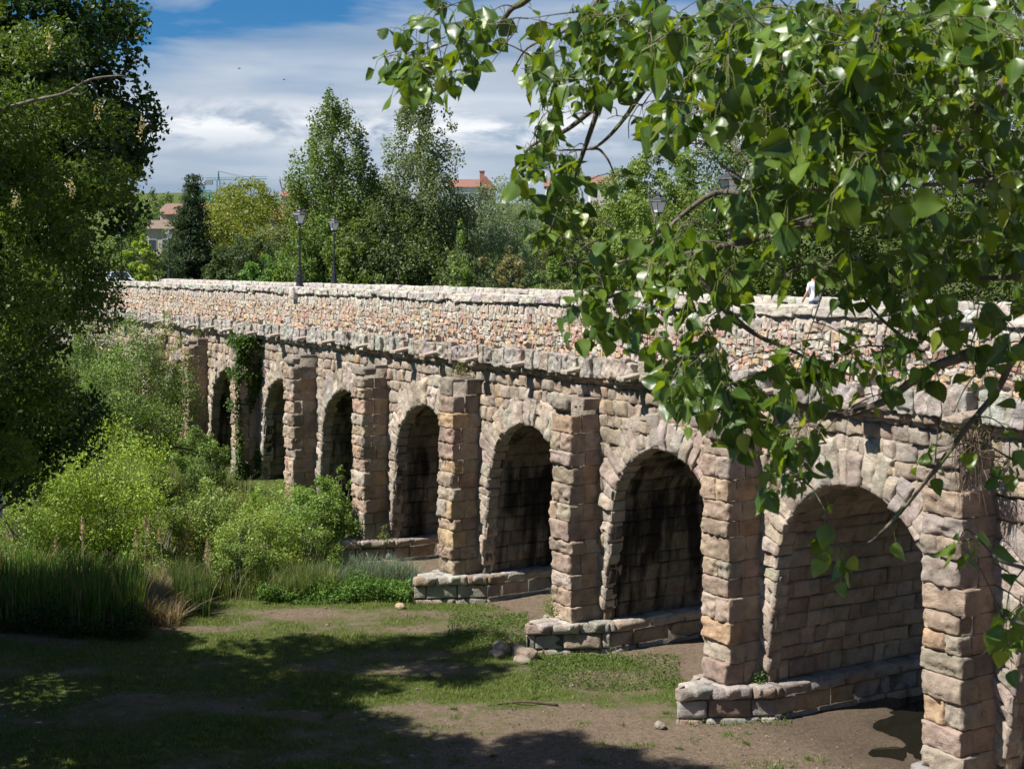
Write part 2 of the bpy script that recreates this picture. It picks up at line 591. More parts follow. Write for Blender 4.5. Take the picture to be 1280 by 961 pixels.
def patches(geo, fn, rects, col, prot=0.04, protj=0.03, amp=0.02, freq=3.0, wob=(0.02, 0.02), sink=0.07, nodes=GRID_N, seed=1, power=6):
    rects = np.asarray(rects, float)
    n = len(nodes)
    U, Vv = np.meshgrid(nodes, nodes, indexing='ij')
    N = len(rects)
    s0, s1, t0, t1 = [rects[:, i][:, None, None] for i in range(4)]
    S = s0 + (s1 - s0) * U
    T = t0 + (t1 - t0) * Vv
    k = rng.uniform(0, 60, N)[:, None, None]
    edge = np.maximum(np.abs(2 * U - 1), np.abs(2 * Vv - 1)) > 0.999
    pr = (prot + rng.uniform(-protj, protj, N))[:, None, None]
    tilt = rng.normal(0, 0.35, (N, 2)) * protj
    dome = (1 - np.abs(2 * U - 1) ** power) * (1 - np.abs(2 * Vv - 1) ** power)
    H = pr * (0.35 + 0.65 * dome) + tilt[:, 0, None, None] * (2 * U - 1) + tilt[:, 1, None, None] * (2 * Vv - 1)
    H = H + amp * fbm(S * freq, T * freq, k + 0 * S, seed, 3)
    H = np.where(edge, -sink, H)
    S = S + wob[0] * vnoise(S * 2.7 / max(wob[0] * 40, 1), T * 3.1, k + 0 * S, seed + 3)
    T = T + wob[1] * vnoise(S * 3.3, T * 2.9, k + 9 + 0 * S, seed + 4)
    V = fn(S, T, H)
    i = np.arange(n - 1)[:, None] * n + np.arange(n - 1)[None]
    q = np.stack((i, i + 1, i + n + 1, i + n), -1).reshape(-1, 4)
    q = (q[None] + (np.arange(N) * n * n)[:, None, None]).reshape(-1, 4)
    C = np.repeat(np.asarray(col)[:, None], n * n, 1).reshape(-1, 3)
    geo.add(V.reshape(-1, 3), q, C)


def cube_template(nodes):
    n = len(nodes)
    pts, quads, off = [], [], 0
    A, Bm = np.meshgrid(nodes, nodes, indexing='ij')
    for ax in range(3):
        for sg in (-1, 1):
            p = np.zeros((n, n, 3))
            p[..., ax] = sg
            p[..., (ax + 1) % 3] = A
            p[..., (ax + 2) % 3] = Bm
            pts.append(p.reshape(-1, 3))
            i = np.arange(n - 1)[:, None] * n + np.arange(n - 1)[None]
            q = np.stack((i, i + n, i + n + 1, i + 1), -1).reshape(-1, 4)
            if sg < 0:
                q = q[:, ::-1]
            quads.append(q + off)
            off += n * n
    pts = np.round(np.concatenate(pts), 5)
    u, inv = np.unique(pts, axis=0, return_inverse=True)
    return u, inv.ravel()[np.concatenate(quads)]


T_FINE = cube_template(np.array([-1, -.93, -.8, -.55, -.2, .2, .55, .8, .93, 1.]))
T_XF = cube_template(np.array([-1, -.95, -.87, -.75, -.6, -.42, -.22, 0, .22, .42, .6, .75, .87, .95, 1.]))
T_MED = cube_template(np.array([-1, -.9, -.55, 0, .55, .9, 1.]))


def blocks(geo, fn, cen, half, col, r=0.06, bulge=0.04, amp=0.025, freq=3.0, tmpl=T_MED, seed=3, yaw=None, ax=(1, 1, 1)):
    cen, half = np.asarray(cen, float), np.asarray(half, float)
    tp, tq = tmpl
    N = len(cen)
    p = tp[None] * half[:, None]
    rr = np.minimum(np.broadcast_to(r, (N,)), half.min(1) * 0.8)[:, None, None]
    core = np.clip(p, -(half[:, None] - rr), half[:, None] - rr)
    d = p - core
    dl = np.linalg.norm(d, axis=2, keepdims=True)
    p = core + rr * d / np.maximum(dl, 1e-6)
    dirn = np.sign(tp) * np.abs(tp) ** 5
    dirn = dirn / np.linalg.norm(dirn, axis=1, keepdims=True)
    bl = np.stack([np.abs(tp[:, a]) ** 8 * (1 - tp[:, (a + 1) % 3] ** 2) * (1 - tp[:, (a + 2) % 3] ** 2) for a in range(3)], -1).sum(1)
    k = rng.uniform(0, 80, (N, 1))
    w = cen[:, None] + p
    nzv = fbm(w[..., 0] * freq + k, w[..., 1] * freq, w[..., 2] * freq, seed, 3)
    p = p + dirn[None] * (bulge * bl[None, :, None] + amp * nzv[..., None]) * np.asarray(ax, float)
    if yaw is not None:
        cy, sy_ = np.cos(yaw)[:, None], np.sin(yaw)[:, None]
        px, py = p[..., 0] * cy - p[..., 1] * sy_, p[..., 0] * sy_ + p[..., 1] * cy
        p = np.stack((px, py, p[..., 2]), -1)
    w = cen[:, None] + p
    V = fn(w[..., 0], w[..., 1], w[..., 2])
    q = (tq[None] + (np.arange(N) * len(tp))[:, None, None]).reshape(-1, 4)
    geo.add(V.reshape(-1, 3), q, np.repeat(np.asarray(col)[:, None], len(tp), 1).reshape(-1, 3))


# ------------------------------------------------------------------ the bridge
D_PIL, D_FACE, D_BACK = 26.19, 27.5, 35.0
Z_SPR_CROWN, Z_CORN, Z_PAR, Z_TOP, Z_DECK = 6.25, 8.38, 9.05, 11.08, 10.25
PIERS = [7.3, 15.8, 24.33, 33.0, 41.5, 50.05, 58.47, 66.84, 74.88, 83.77, 92.3]     # near to far
L_A, L_Z = 0.0, 132.0
PHW = 0.70                                                                           # half width of a pier between arches
BR = empty('stone_bridge', Bc(58.5, 31.2, -1.1), 'long Roman stone arch bridge with buttressed piers and rubble parapet over a dry river bed', 'bridge')
ARCHES = [((a + b) / 2, (b - a) / 2 - 1.30) for a, b in zip(PIERS[:-1], PIERS[1:])]
MORTAR = (0.34, 0.29, 0.24)


BATTER = 0.48


def flare(z, zc):
    return BATTER * np.clip(1 - np.asarray(z, float) / zc, 0, 1.2)


def body():
    ge = Geo()
    # facade backing with arch holes, both sides
    for D, dark in ((D_FACE + 0.035, 0), (D_BACK, 1)):
        edges, bot = [], []
        Ls = [L_A, PIERS[0] - PHW]
        bt = [-1.6, -1.6]
        for Lc, R in ARCHES:
            zc = Z_SPR_CROWN - R
            a = np.linspace(math.pi, 0, 29)
            Ls += [Lc - R - BATTER - 0.05] + [Lc - R - BATTER - 0.05] + list(Lc + (R + 0.05) * np.cos(a)) + [Lc + R + BATTER + 0.05] * 2
            bt += [-1.6, 0.0] + list(zc + (R + 0.05) * np.sin(a)) + [0.0, -1.6]
        Ls += [L_Z]
        bt += [-1.6]
        Ls, bt = np.array(Ls), np.array(bt)
        n = len(Ls)
        v = np.concatenate((Bc(Ls, D, bt), Bc(Ls, D, Z_CORN + 0.1)))
        i = np.arange(n - 1)
        q = np.stack((i, i + 1, i + n + 1, i + n), -1)
        keep = (Ls[1:] - Ls[:-1]) > 1e-5
        ge.add(v, q[keep], MORTAR)
    box(ge, (L_A, D_FACE - 0.05, Z_CORN - 0.1), (L_Z, D_BACK - 0.05, Z_DECK - 0.02), MORTAR, Bc)
    box(ge, (L_A - 0.5, D_FACE + 0.04, -1.6), (L_A, D_BACK, Z_DECK - 0.03), MORTAR, Bc)
    box(ge, (L_Z, D_FACE + 0.04, -1.6), (L_Z + 0.5, D_BACK, Z_DECK - 0.03), MORTAR, Bc)
    ge.build('core_wall', M_STONE, BR)


def spandrels():
    ge = Geo()
    r = courses(L_A, 118.0, -1.3, Z_CORN - 0.05, (0.36, 0.66), (0.36, 0.85), 0.006)
    cs, ct = (r[:, 0] + r[:, 1]) / 2, (r[:, 2] + r[:, 3]) / 2
    keep = np.ones(len(r), bool)
    for Lc, R in ARCHES:
        zc = Z_SPR_CROWN - R
        for ds in (0, 0.5, 1):
            s = r[:, 0] + (r[:, 1] - r[:, 0]) * ds
            d = np.hypot(s - Lc, np.maximum(r[:, 3] - zc, 0))
            d2 = np.hypot(s - Lc, np.maximum(r[:, 2] - zc, 0))
            keep &= ~((np.minimum(d, d2) < R + 0.42) & (r[:, 3] > zc))
            keep &= ~((np.abs(s - Lc) < R + flare(r[:, 2], zc) + np.where(r[:, 3] > 0.8, 0.2, 0.0)) & (r[:, 2] < zc + 0.6))
    r = r[keep]
    patches(ge, lambda s, t, h: Bc(s, D_FACE - h, t), r, cols(len(r), PAL_PINK), prot=0.08, protj=0.07, amp=0.05, freq=4.5, wob=(0.06, 0.06), seed=31)
    ge.build('spandrel_wall', M_STONE, BR, smooth=True)


def arch(k, Lc, R):
    zc = Z_SPR_CROWN - R
    ge = Geo()
    lo = (zc - 0.35) / R
    nv = int((math.pi + 2 * lo) * R / 0.38)
    e = np.linspace(-lo, math.pi + lo, nv + 1) + np.concatenate(([0], rng.normal(0, 0.012, nv - 1), [0]))
    ln = rng.uniform(0.85, 1.32, nv)
    mc = (e[:-1] + e[1:]) / 2
    ln = np.where((mc < 0) | (mc > math.pi), rng.uniform(0.5, 0.8, nv), ln)

    def ring(s, t, D):
        a = np.clip(s, 0, math.pi)
        ex = np.where(s < 0, -s, np.where(s > math.pi, s - math.pi, 0)) * R
        sg = np.where(s < math.pi / 2, 1.0, -1.0)
        leg = np.clip(ex / 0.6, 0, 1)
        z = zc + t * np.sin(a) - ex + 0.6 * (t - R) * leg
        L = np.where(ex > 0, sg * t, t * np.cos(a)) + sg * flare(np.minimum(z, zc), zc) * (np.where(ex > 0, 1.0, 0.0))
        return Bc(Lc + L, D, z)
    rects = np.stack((e[:-1] + 0.003, e[1:] - 0.003, np.full(nv, R - 0.03) + rng.uniform(-0.03, 0.03, nv), R + ln), -1)
    patches(ge, lambda s, t, h: ring(s, t, D_FACE - 0.075 - h), rects, cols(nv, PAL_RING, 0.09),
            prot=0.05, protj=0.06, amp=0.075, freq=5.0, wob=(0.008, 0.07), sink=0.07, nodes=GRID_F, seed=41 + k)
    # reveal edge of the voussoirs, turning into the vault
    patches(ge, lambda s, t, h: ring(s, R - h, t),
            np.stack((e[:-1] + 0.003, e[1:] - 0.003, np.full(nv, D_FACE - 0.11), np.full(nv, D_FACE + 0.45) + rng.uniform(-.08, .1, nv)), -1), cols(nv, PAL_RING),
            prot=0.03, protj=0.03, amp=0.03, wob=(0.006, 0.02), seed=42 + k)
    ring = ge.build('voussoir_ring', M_STONE, BR, smooth=True)
    if 0:
        ring['label'] = ''
    ge = Geo()
    leg = zc
    tot = 2 * leg + math.pi * R

    def prof(s, t, h):
        a = np.clip((s - leg) / R, 0, math.pi)
        Rr = R - h + np.where(s < leg, flare(s, leg), np.where(s > leg + math.pi * R, flare(tot - s, leg), 0))
        L = Lc + np.where(s < leg, Rr, np.where(s > leg + math.pi * R, -Rr, Rr * np.cos(a)))
        z = np.where(s < leg, s, np.where(s > leg + math.pi * R, tot - s, zc + Rr * np.sin(a)))
        return Bc(L, t, z)
    r = courses(D_FACE + 0.4, D_BACK, 0.0, tot, (0.36, 0.68), (0.45, 1.35), 0.006)
    r = r[:, [2, 3, 0, 1]]
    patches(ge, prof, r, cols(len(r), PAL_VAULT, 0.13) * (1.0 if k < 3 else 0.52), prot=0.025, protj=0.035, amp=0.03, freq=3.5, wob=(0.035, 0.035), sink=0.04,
            nodes=np.array([0, .05, .2, .5, .8, .95, 1.]), seed=51 + k)
    jr = courses(D_FACE - 0.02, D_FACE + 0.42, 0.0, zc, (0.4, 0.6), (0.5, 0.6))
    for mir in (0, 1):
        rr = jr[:, [2, 3, 0, 1]].copy()
        if mir:
            rr[:, [0, 1]] = tot - rr[:, [1, 0]]
        patches(ge, prof, rr, cols(len(rr), PAL_PINK), prot=0.04, protj=0.03, amp=0.03, seed=61 + k)
    s = np.concatenate((np.linspace(-1.4, leg, 6), np.linspace(leg, leg + math.pi * R, 40)[1:], np.linspace(leg + math.pi * R, tot + 1.4, 6)[1:]))
    v = np.concatenate((prof(s, s * 0 + D_FACE + 0.03, s * 0 - 0.05), prof(s, s * 0 + D_BACK, s * 0 - 0.05)))
    i = np.arange(len(s) - 1)
    ge.add(v, np.stack((i, i + 1, i + len(s) + 1, i + len(s)), -1), (0.16, 0.14, 0.115))
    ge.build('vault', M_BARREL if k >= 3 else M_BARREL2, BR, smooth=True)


def pier(k, Lp):
    ge = Geo()
    z, cen, half, ctop = 0.0, [], [], 7.75
    hw = 0.62
    while z < ctop - 0.05:
        h = rng.uniform(0.46, 0.72)
        if ctop - z - h < 0.35:
            h = ctop - z
        j = rng.normal(0, 0.035, 4)
        sp = rng.uniform(0.36, 0.72)
        f0 = D_PIL + j[0]
        w0 = hw + j[1]
        if rng.random() < 0.35:
            m = rng.uniform(-0.22, 0.22)
            for a, b in ((-w0, m), (m, w0)):
                cen.append((Lp + (a + b) / 2, f0 + sp / 2, z + h / 2))
                half.append(((b - a) / 2 - 0.005, sp / 2 - 0.004, h / 2 - 0.006))
        else:
            cen.append((Lp + j[2] * 0.6, f0 + sp / 2, z + h / 2))
            half.append((w0 - 0.005, sp / 2 - 0.004, h / 2 - 0.006))
        bx = D_FACE + 0.06
        cen.append((Lp + j[3] * 0.4, (f0 + sp + bx) / 2, z + h / 2))
        half.append((hw - 0.045 + j[3] * 0.3, (bx - f0 - sp) / 2 - 0.004, h / 2 - 0.005))
        z += h
    cen, half = np.array(cen), np.array(half)
    c = cols(len(cen), PAL_TAN, 0.09)
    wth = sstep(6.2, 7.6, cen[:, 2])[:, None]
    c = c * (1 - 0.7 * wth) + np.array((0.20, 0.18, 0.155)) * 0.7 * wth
    rad = rng.uniform(0.03, 0.10, len(cen))
    rear = cen[:, 1] + half[:, 1] > D_FACE
    topc = cen[:, 2] > ctop - 0.75
    rad = np.where(topc, 0.09, rad)
    half[topc, 2] += rng.normal(-0.02, 0.06, topc.sum())
    half[topc, 0] += rng.normal(-0.05, 0.05, topc.sum())
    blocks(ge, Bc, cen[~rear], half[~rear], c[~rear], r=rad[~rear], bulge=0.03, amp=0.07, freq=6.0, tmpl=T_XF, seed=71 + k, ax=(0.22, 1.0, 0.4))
    blocks(ge, Bc, cen[rear], half[rear], c[rear], r=0.018, bulge=0.0, amp=0.012, freq=3.0, tmpl=T_FINE, seed=72 + k)
    box(ge, (Lp - hw + 0.1, D_PIL + 0.12, 0.0), (Lp + hw - 0.1, D_FACE + 0.06, 7.6), MORTAR, Bc)
    ge.build('buttress', M_BUTT, BR, smooth=True)
    # cutwater plinth: pointed in plan, block courses under a thick capping
    ge = Geo()
    poly = np.array([(Lp, 24.85), (Lp - 1.2, 27.45), (Lp - 1.2, 35.6), (Lp, 37.6), (Lp + 1.2, 35.6), (Lp + 1.2, 27.45)])
    cxy = poly.mean(0)

    def prism(pg, z0, z1):
        n = len(pg)
        v = np.concatenate((Bc(pg[:, 0], pg[:, 1], z0), Bc(pg[:, 0], pg[:, 1], z1)))
        i = np.arange(n)
        ge.add(v, [np.stack((i, (i + 1) % n, (i + 1) % n + n, i + n), -1), (i + n)[None]], (.16, .14, .12))
    prism(poly, -1.7, -0.035)
    for a, b in zip(poly, np.roll(poly, -1, 0)):
        ln = np.linalg.norm(b - a)
        dv = (b - a) / ln
        nv = np.array((dv[1], -dv[0]))
        if np.dot(nv, a - cxy) < 0:
            nv = -nv
        fn = lambda s, t, h, a=a, dv=dv, nv=nv: Bc(a[0] + dv[0] * s + nv[0] * h, a[1] + dv[1] * s + nv[1] * h, t)
        for z0, z1, pr in ((-0.34, 0.0, 0.15), (-0.86, -0.35, 0.05), (-1.5, -0.87, 0.09)):
            r = courses(-0.02, ln + 0.02, z0, z1, (1, 2), (0.9, 1.7), 0.006)
            patches(ge, fn, r, cols(len(r), PAL_PINK + PAL_GREY), prot=pr, protj=0.06 if k in (4,) else 0.03, amp=0.045, wob=(0.03, 0.03), sink=0.03, seed=81 + k)
    # capping slabs
    cen, half, yw = [], [], []
    for D in np.arange(25.6, 28.2, 0.85):
        w = 1.15 * min(1, (D + 0.25 - 24.85) / 2.6) + 0.05
        for sgn in (-1, 1):
            cen.append((Lp + sgn * w / 2, D, -0.10))
            half.append((w / 2 - 0.01, 0.42, 0.11))
    for D in np.arange(28.6, 35.4, 1.0):
        for sgn in (-1, 1):
            cen.append((Lp + sgn * 0.99, D, -0.09))
            half.append((0.3, 0.49, 0.11 + rng.normal(0, 0.01)))
    blocks(ge, Bc, cen, half, cols(len(cen), PAL_GREY), r=0.06, bulge=0.01, amp=0.02, seed=91 + k)
    ge.build('cutwater_plinth', M_STONE, BR, smooth=True)


SPOUTS = []


def top_works():
    L = 3.0
    while L < 118:
        SPOUTS.append(L + rng.normal(0, 0.25))
        L += rng.uniform(3.1, 3.9)
    # cornice
    ge = Geo()
    cen, half, cl = [], [], []
    L = L_A
    for sa, sb in zip([L_A] + [q + 0.15 for q in SPOUTS], [q - 0.15 for q in SPOUTS] + [L_Z]):
        L = sa
        while L < sb - 0.05:
            w = rng.uniform(0.24, 0.66)
            if sb - L - w < 0.25:
                w = sb - L
            pr = rng.normal(0, 0.045)
            z0, z1 = Z_CORN + rng.normal(0, 0.04), Z_PAR + rng.normal(0, 0.05)
            cen.append((L + w / 2, (27.10 + pr + 27.7) / 2, (z0 + z1) / 2))
            half.append((w / 2 - 0.003, (27.7 - 27.10 - pr) / 2, (z1 - z0) / 2))
            L += w
    blocks(ge, Bc, cen, half, cols(len(cen), PAL_GREY + [((0.47, 0.39, 0.33), 3)], 0.08), r=0.035, bulge=0.0, amp=0.075, freq=6.5, tmpl=T_XF, seed=101, ax=(.35, 1, .7))
    cen, half = [], []
    L = L_A
    while L < L_Z:
        w = rng.uniform(0.25, 0.6)
        if rng.random() < 0.86:
            d0 = rng.uniform(27.2, 27.36)
            cen.append((L + w / 2, (d0 + 27.65) / 2, Z_CORN - 0.09))
            half.append((w / 2 - 0.015, (27.65 - d0) / 2, rng.uniform(0.07, 0.12)))
        L += w
    blocks(ge, Bc, cen, half, cols(len(cen), PAL_PINK, 0.1), r=0.04, bulge=0.02, amp=0.03, seed=103)
    ge.build('cornice', M_STONE, BR, smooth=True)
    # near parapet
    ge = Geo()
    box(ge, (L_A, 27.36, Z_PAR - 0.05), (L_Z, 27.82, Z_TOP - 0.3), (0.42, 0.37, 0.31), Bc)
    for la, lb, hr, wr in ((L_A, 62, (0.13, 0.32), (0.10, 0.36)), (62, L_Z, (0.16, 0.36), (0.14, 0.42))):
        r = courses(la, lb, Z_PAR, Z_TOP - 0.42, hr, wr, 0.008)
        zz = (r[:, 2] + r[:, 3]) / 2
        c = cols(len(r), PAL_RUBB, 0.12) * 0.80
        gz = (sstep(10.1, 10.6, zz + rng.normal(0, 0.12, len(r))))[:, None]
        c = c * (1 - 0.7 * gz) + cols(len(r), [((0.57, 0.52, 0.465), 3), ((0.63, 0.565, 0.49), 2)], 0.12) * 0.56 * gz
        keep = rng.random(len(r)) < 0.97
        for s in SPOUTS:
            keep &= ~((r[:, 0] < s + 0.12) & (r[:, 1] > s - 0.12) & (r[:, 2] < Z_PAR + 0.12))
        patches(ge, lambda s, t, h: Bc(s, 27.33 - h, t), r[keep], c[keep], prot=0.018, protj=0.022, amp=0.032, freq=8.5, wob=(0.08, 0.10), sink=0.012,
                nodes=GRID_F, seed=111, power=5)
    ge.build('parapet', M_RUBBLE, BR, smooth=True)
    for D0, D1, nm in ((27.22, 27.86, 'near'), (34.35, 34.95, 'far')):
        ge = Geo()
        cen, half = [], []
        L = L_A
        while L < L_Z:
            w = rng.uniform(0.35, 0.95)
            j = rng.normal(0, 0.03, 3)
            zt, zb = Z_TOP + j[0] * 0.7, Z_TOP - 0.31 + j[1] * 1.5
            cen.append((L + w / 2, (D0 + D1) / 2 + j[2] * 0.6, (zt + zb) / 2))
            half.append((w / 2 - 0.003, (D1 - D0) / 2, (zt - zb) / 2))
            L += w
        blocks(ge, Bc, cen, half, cols(len(cen), [((0.50, 0.465, 0.415), 3), ((0.46, 0.425, 0.38), 2), ((0.54, 0.495, 0.435), 2)], 0.08), r=0.04, bulge=0.0, amp=0.055, freq=6.0, tmpl=T_XF if nm == 'near' else T_MED, seed=121)
        ge.build('coping', M_PARCAP, BR, smooth=True)
    ge = Geo()
    box(ge, (L_A, 34.4, Z_DECK - 0.3), (L_Z, 34.9, Z_TOP - 0.3), (0.42, 0.38, 0.32), Bc)
    ge.build('parapet', M_RUBBLE, BR)
    ge = Geo()
    r = courses(L_A, L_Z, 27.86, 34.38, (0.7, 0.9), (1.0, 1.8), 0.006)
    patches(ge, lambda s, t, h: Bc(s, t, Z_DECK + h), r, cols(len(r), PAL_GREY, 0.06), prot=0.01, protj=0.004, amp=0.003, wob=(.004, .004), sink=0.012, nodes=np.array([0, .05, .5, .95, 1.]))
    ge.build('roadway', M_PAVE, BR, smooth=True)
    # projecting spouts
    proto = None
    for s in SPOUTS:
        o0 = Bc(s, 26.95, Z_CORN + 0.2)
        if proto is None or rng.random() < 0.4:
            ge = Geo()
            blocks(ge, lambda a, b, c: Bc(a, b, c + 0.16 * (b - 27)) + 0, [(s, 26.98, Z_CORN + 0.18)], [(rng.uniform(0.19, 0.27), rng.uniform(0.42, 0.58), 0.065)], cols(1, [((0.52, 0.43, 0.35), 1)], 0.06), r=0.03, bulge=0.0, amp=0.025, tmpl=T_FINE, seed=131)
            proto = ge.build('drain_spout', M_STONE, BR, origin=o0, smooth=True)
        else:
            c = proto.copy()
            COL.objects.link(c)
            c.location = tuple(o0 - np.array(BR['_o']))


body()
spandrels()
for k, (Lc, R) in enumerate(ARCHES):
    arch(k, Lc, R)
for k, Lp in enumerate(PIERS):
    pier(k, Lp)
top_works()

# ------------------------------------------------------------------ street lamps
def lathe(geo, prof, col, k=12, cx=0, cy=0, rot=0.0):
    a = np.arange(k) * 2 * math.pi / k + rot
    V = np.array([[(cx + r * math.cos(t), cy + r * math.sin(t), z) for t in a] for z, r in prof])
    n = len(prof)
    i = np.arange(n - 1)[:, None] * k
    j = np.arange(k)[None]
    q = np.stack((i + j, i + (j + 1) % k, i + k + (j + 1) % k, i + k + j), -1).reshape(-1, 4)
    geo.add(V.reshape(-1, 3), [q, np.arange(k)[None] + (n - 1) * k], col)


def make_lamp():
    t = empty('street_lamp', (0, 0, 0))
    ir = (0.012, 0.014, 0.017)
    ge = Geo()
    lathe(ge, [(0.005, 0.22), (0.10, 0.22), (0.13, 0.18), (0.55, 0.15), (0.60, 0.17), (0.66, 0.17), (0.70, 0.12), (0.95, 0.085), (1.0, 0.10), (1.05, 0.10), (1.08, 0.07)], ir)
    ge.build('base', M_IRON, t)
    ge = Geo()
    lathe(ge, [(1.07, 0.062), (2.0, 0.055), (2.05, 0.075), (2.1, 0.055), (3.02, 0.042), (3.05, 0.075), (3.1, 0.05), (3.2, 0.05)], ir)
    ge.build('post', M_IRON, t)
    ge = Geo()
    lathe(ge, [(3.2, 0.10), (3.24, 0.19), (3.26, 0.19)], ir, 4, rot=math.pi / 4)
    for q in range(4):
        a = math.pi / 4 + q * math.pi / 2
        tube(ge, [(0.185 * math.cos(a), 0.185 * math.sin(a), 3.24), (0.33 * math.cos(a), 0.33 * math.sin(a), 3.69)], 0.016, ir, 4)
    ge.build('lantern_frame', M_IRON, t)
    ge = Geo()
    lathe(ge, [(3.262, 0.17), (3.68, 0.315)], (0.60, 0.63, 0.64), 4, rot=math.pi / 4)
    ge.build('lantern_glass', M_GLASS, t)
    ge = Geo()
    lathe(ge, [(3.685, 0.34), (3.70, 0.44), (3.74, 0.42), (3.88, 0.16), (3.95, 0.12), (3.97, 0.16), (4.0, 0.06), (4.06, 0.055), (4.12, 0.01)], (0.05, 0.052, 0.055), 8, rot=math.pi / 8)
    ge.build('lantern_roof', M_IRON, t)
    return t


def copy_tree(o, parent=None):
    c = o.copy()
    COL.objects.link(c)
    if parent is not None:
        c.parent = parent
    for ch in o.children:
        copy_tree(ch, c)
    return c


lamp0 = make_lamp()
S_ = 8.5
LAMPS = [
    (4.0 * S_, 27.55, Z_TOP, 'black street lamp on the near parapet seen through the poplar leaves, nearest of the lamps', 1.0),
    (8.09 * S_, 27.55, Z_TOP, 'black street lamp rising tall from the near parapet in front of the yellow-green trees', 1.0),
    (12.12 * S_, 27.55, Z_TOP, 'black street lamp on the parapet half hidden by the dark tree at the left end', 1.0),
    (5.56 * S_, 34.6, Z_TOP, 'black street lamp on the far parapet just left of the nearest lamp among leaves', 1.0),
    (9.5 * S_, 34.6, Z_TOP, 'slim black street lamp on the far side in front of the tallest poplar', 1.0),
    (13.5 * S_, 34.6, Z_TOP, 'small distant black street lamp in front of the dark conifer', 1.0),
]
for i, (L, D, z, lab, sc) in enumerate(LAMPS):
    o = lamp0 if i == 0 else copy_tree(lamp0)
    o.location = tuple(Bc(L, D, z + 0.03))
    o.rotation_euler = (0, 0, TH)
    tag(o, lab, 'street lamp', 'street lamps along the bridge parapets')
for L, D in ((4.0 * S_, 27.45), (8.09 * S_, 27.45), (12.12 * S_, 27.45), (5.56 * S_, 34.62), (9.5 * S_, 34.62), (13.5 * S_, 34.62)):
    ge = Geo()
    blocks(ge, Bc, [(L, D, Z_TOP - 0.28)], [(0.3, 0.38, 0.30)], cols(1, [((0.58, 0.54, 0.48), 1)]), r=0.04, amp=0.02)
    ge.build('lamp_plinth', M_PARCAP, BR, smooth=True)

# ------------------------------------------------------------------ trees and bushes
PROF = {
    'poplar': [(0, .45), (.12, .9), (.35, 1), (.6, .86), (.8, .55), (.93, .28), (1, .05)],
    'round': [(0, .45), (.15, .85), (.45, 1), (.7, .9), (.88, .6), (1, .15)],
    'cone': [(0, .9), (.1, 1), (.35, .74), (.6, .47), (.85, .2), (1, .03)],
    'bush': [(0, .8), (.2, 1), (.5, .95), (.8, .65), (1, .15)],
    'broad': [(0, .7), (.15, 1), (.4, .95), (.65, .72), (.85, .45), (1, .06)],
}


GAIN = 1.3


def leaf_quads(ge, C, size, col, bias=(0, 0, 0.3), asp=0.62, jitter=0.3, flat=0.0):
    N = len(C)
    n = rng.normal(0, 1, (N, 3)) + np.asarray(bias)
    n /= np.linalg.norm(n, axis=1, keepdims=True)
    a = np.cross(n, rng.normal(0, 1, (N, 3)))
    if flat:
        a[:, 2] -= flat
        a -= n * (a * n).sum(1, keepdims=True)
    a /= np.linalg.norm(a, axis=1, keepdims=True) + 1e-9
    b = np.cross(n, a)
    s = (size * (1 + rng.normal(0, jitter, N)).clip(0.45, 1.8))[:, None]
    fold = n * s * rng.uniform(-0.12, 0.16, (N, 1))
    v = np.stack((C - a * s * 0.5, C + b * s * asp * 0.5 - a * s * 0.08 + fold, C + a * s * 0.5, C - b * s * asp * 0.5 - a * s * 0.08 + fold), 1)
    ge.add(v.reshape(-1, 3), np.arange(N * 4).reshape(N, 4), np.repeat(col, 4, 0))


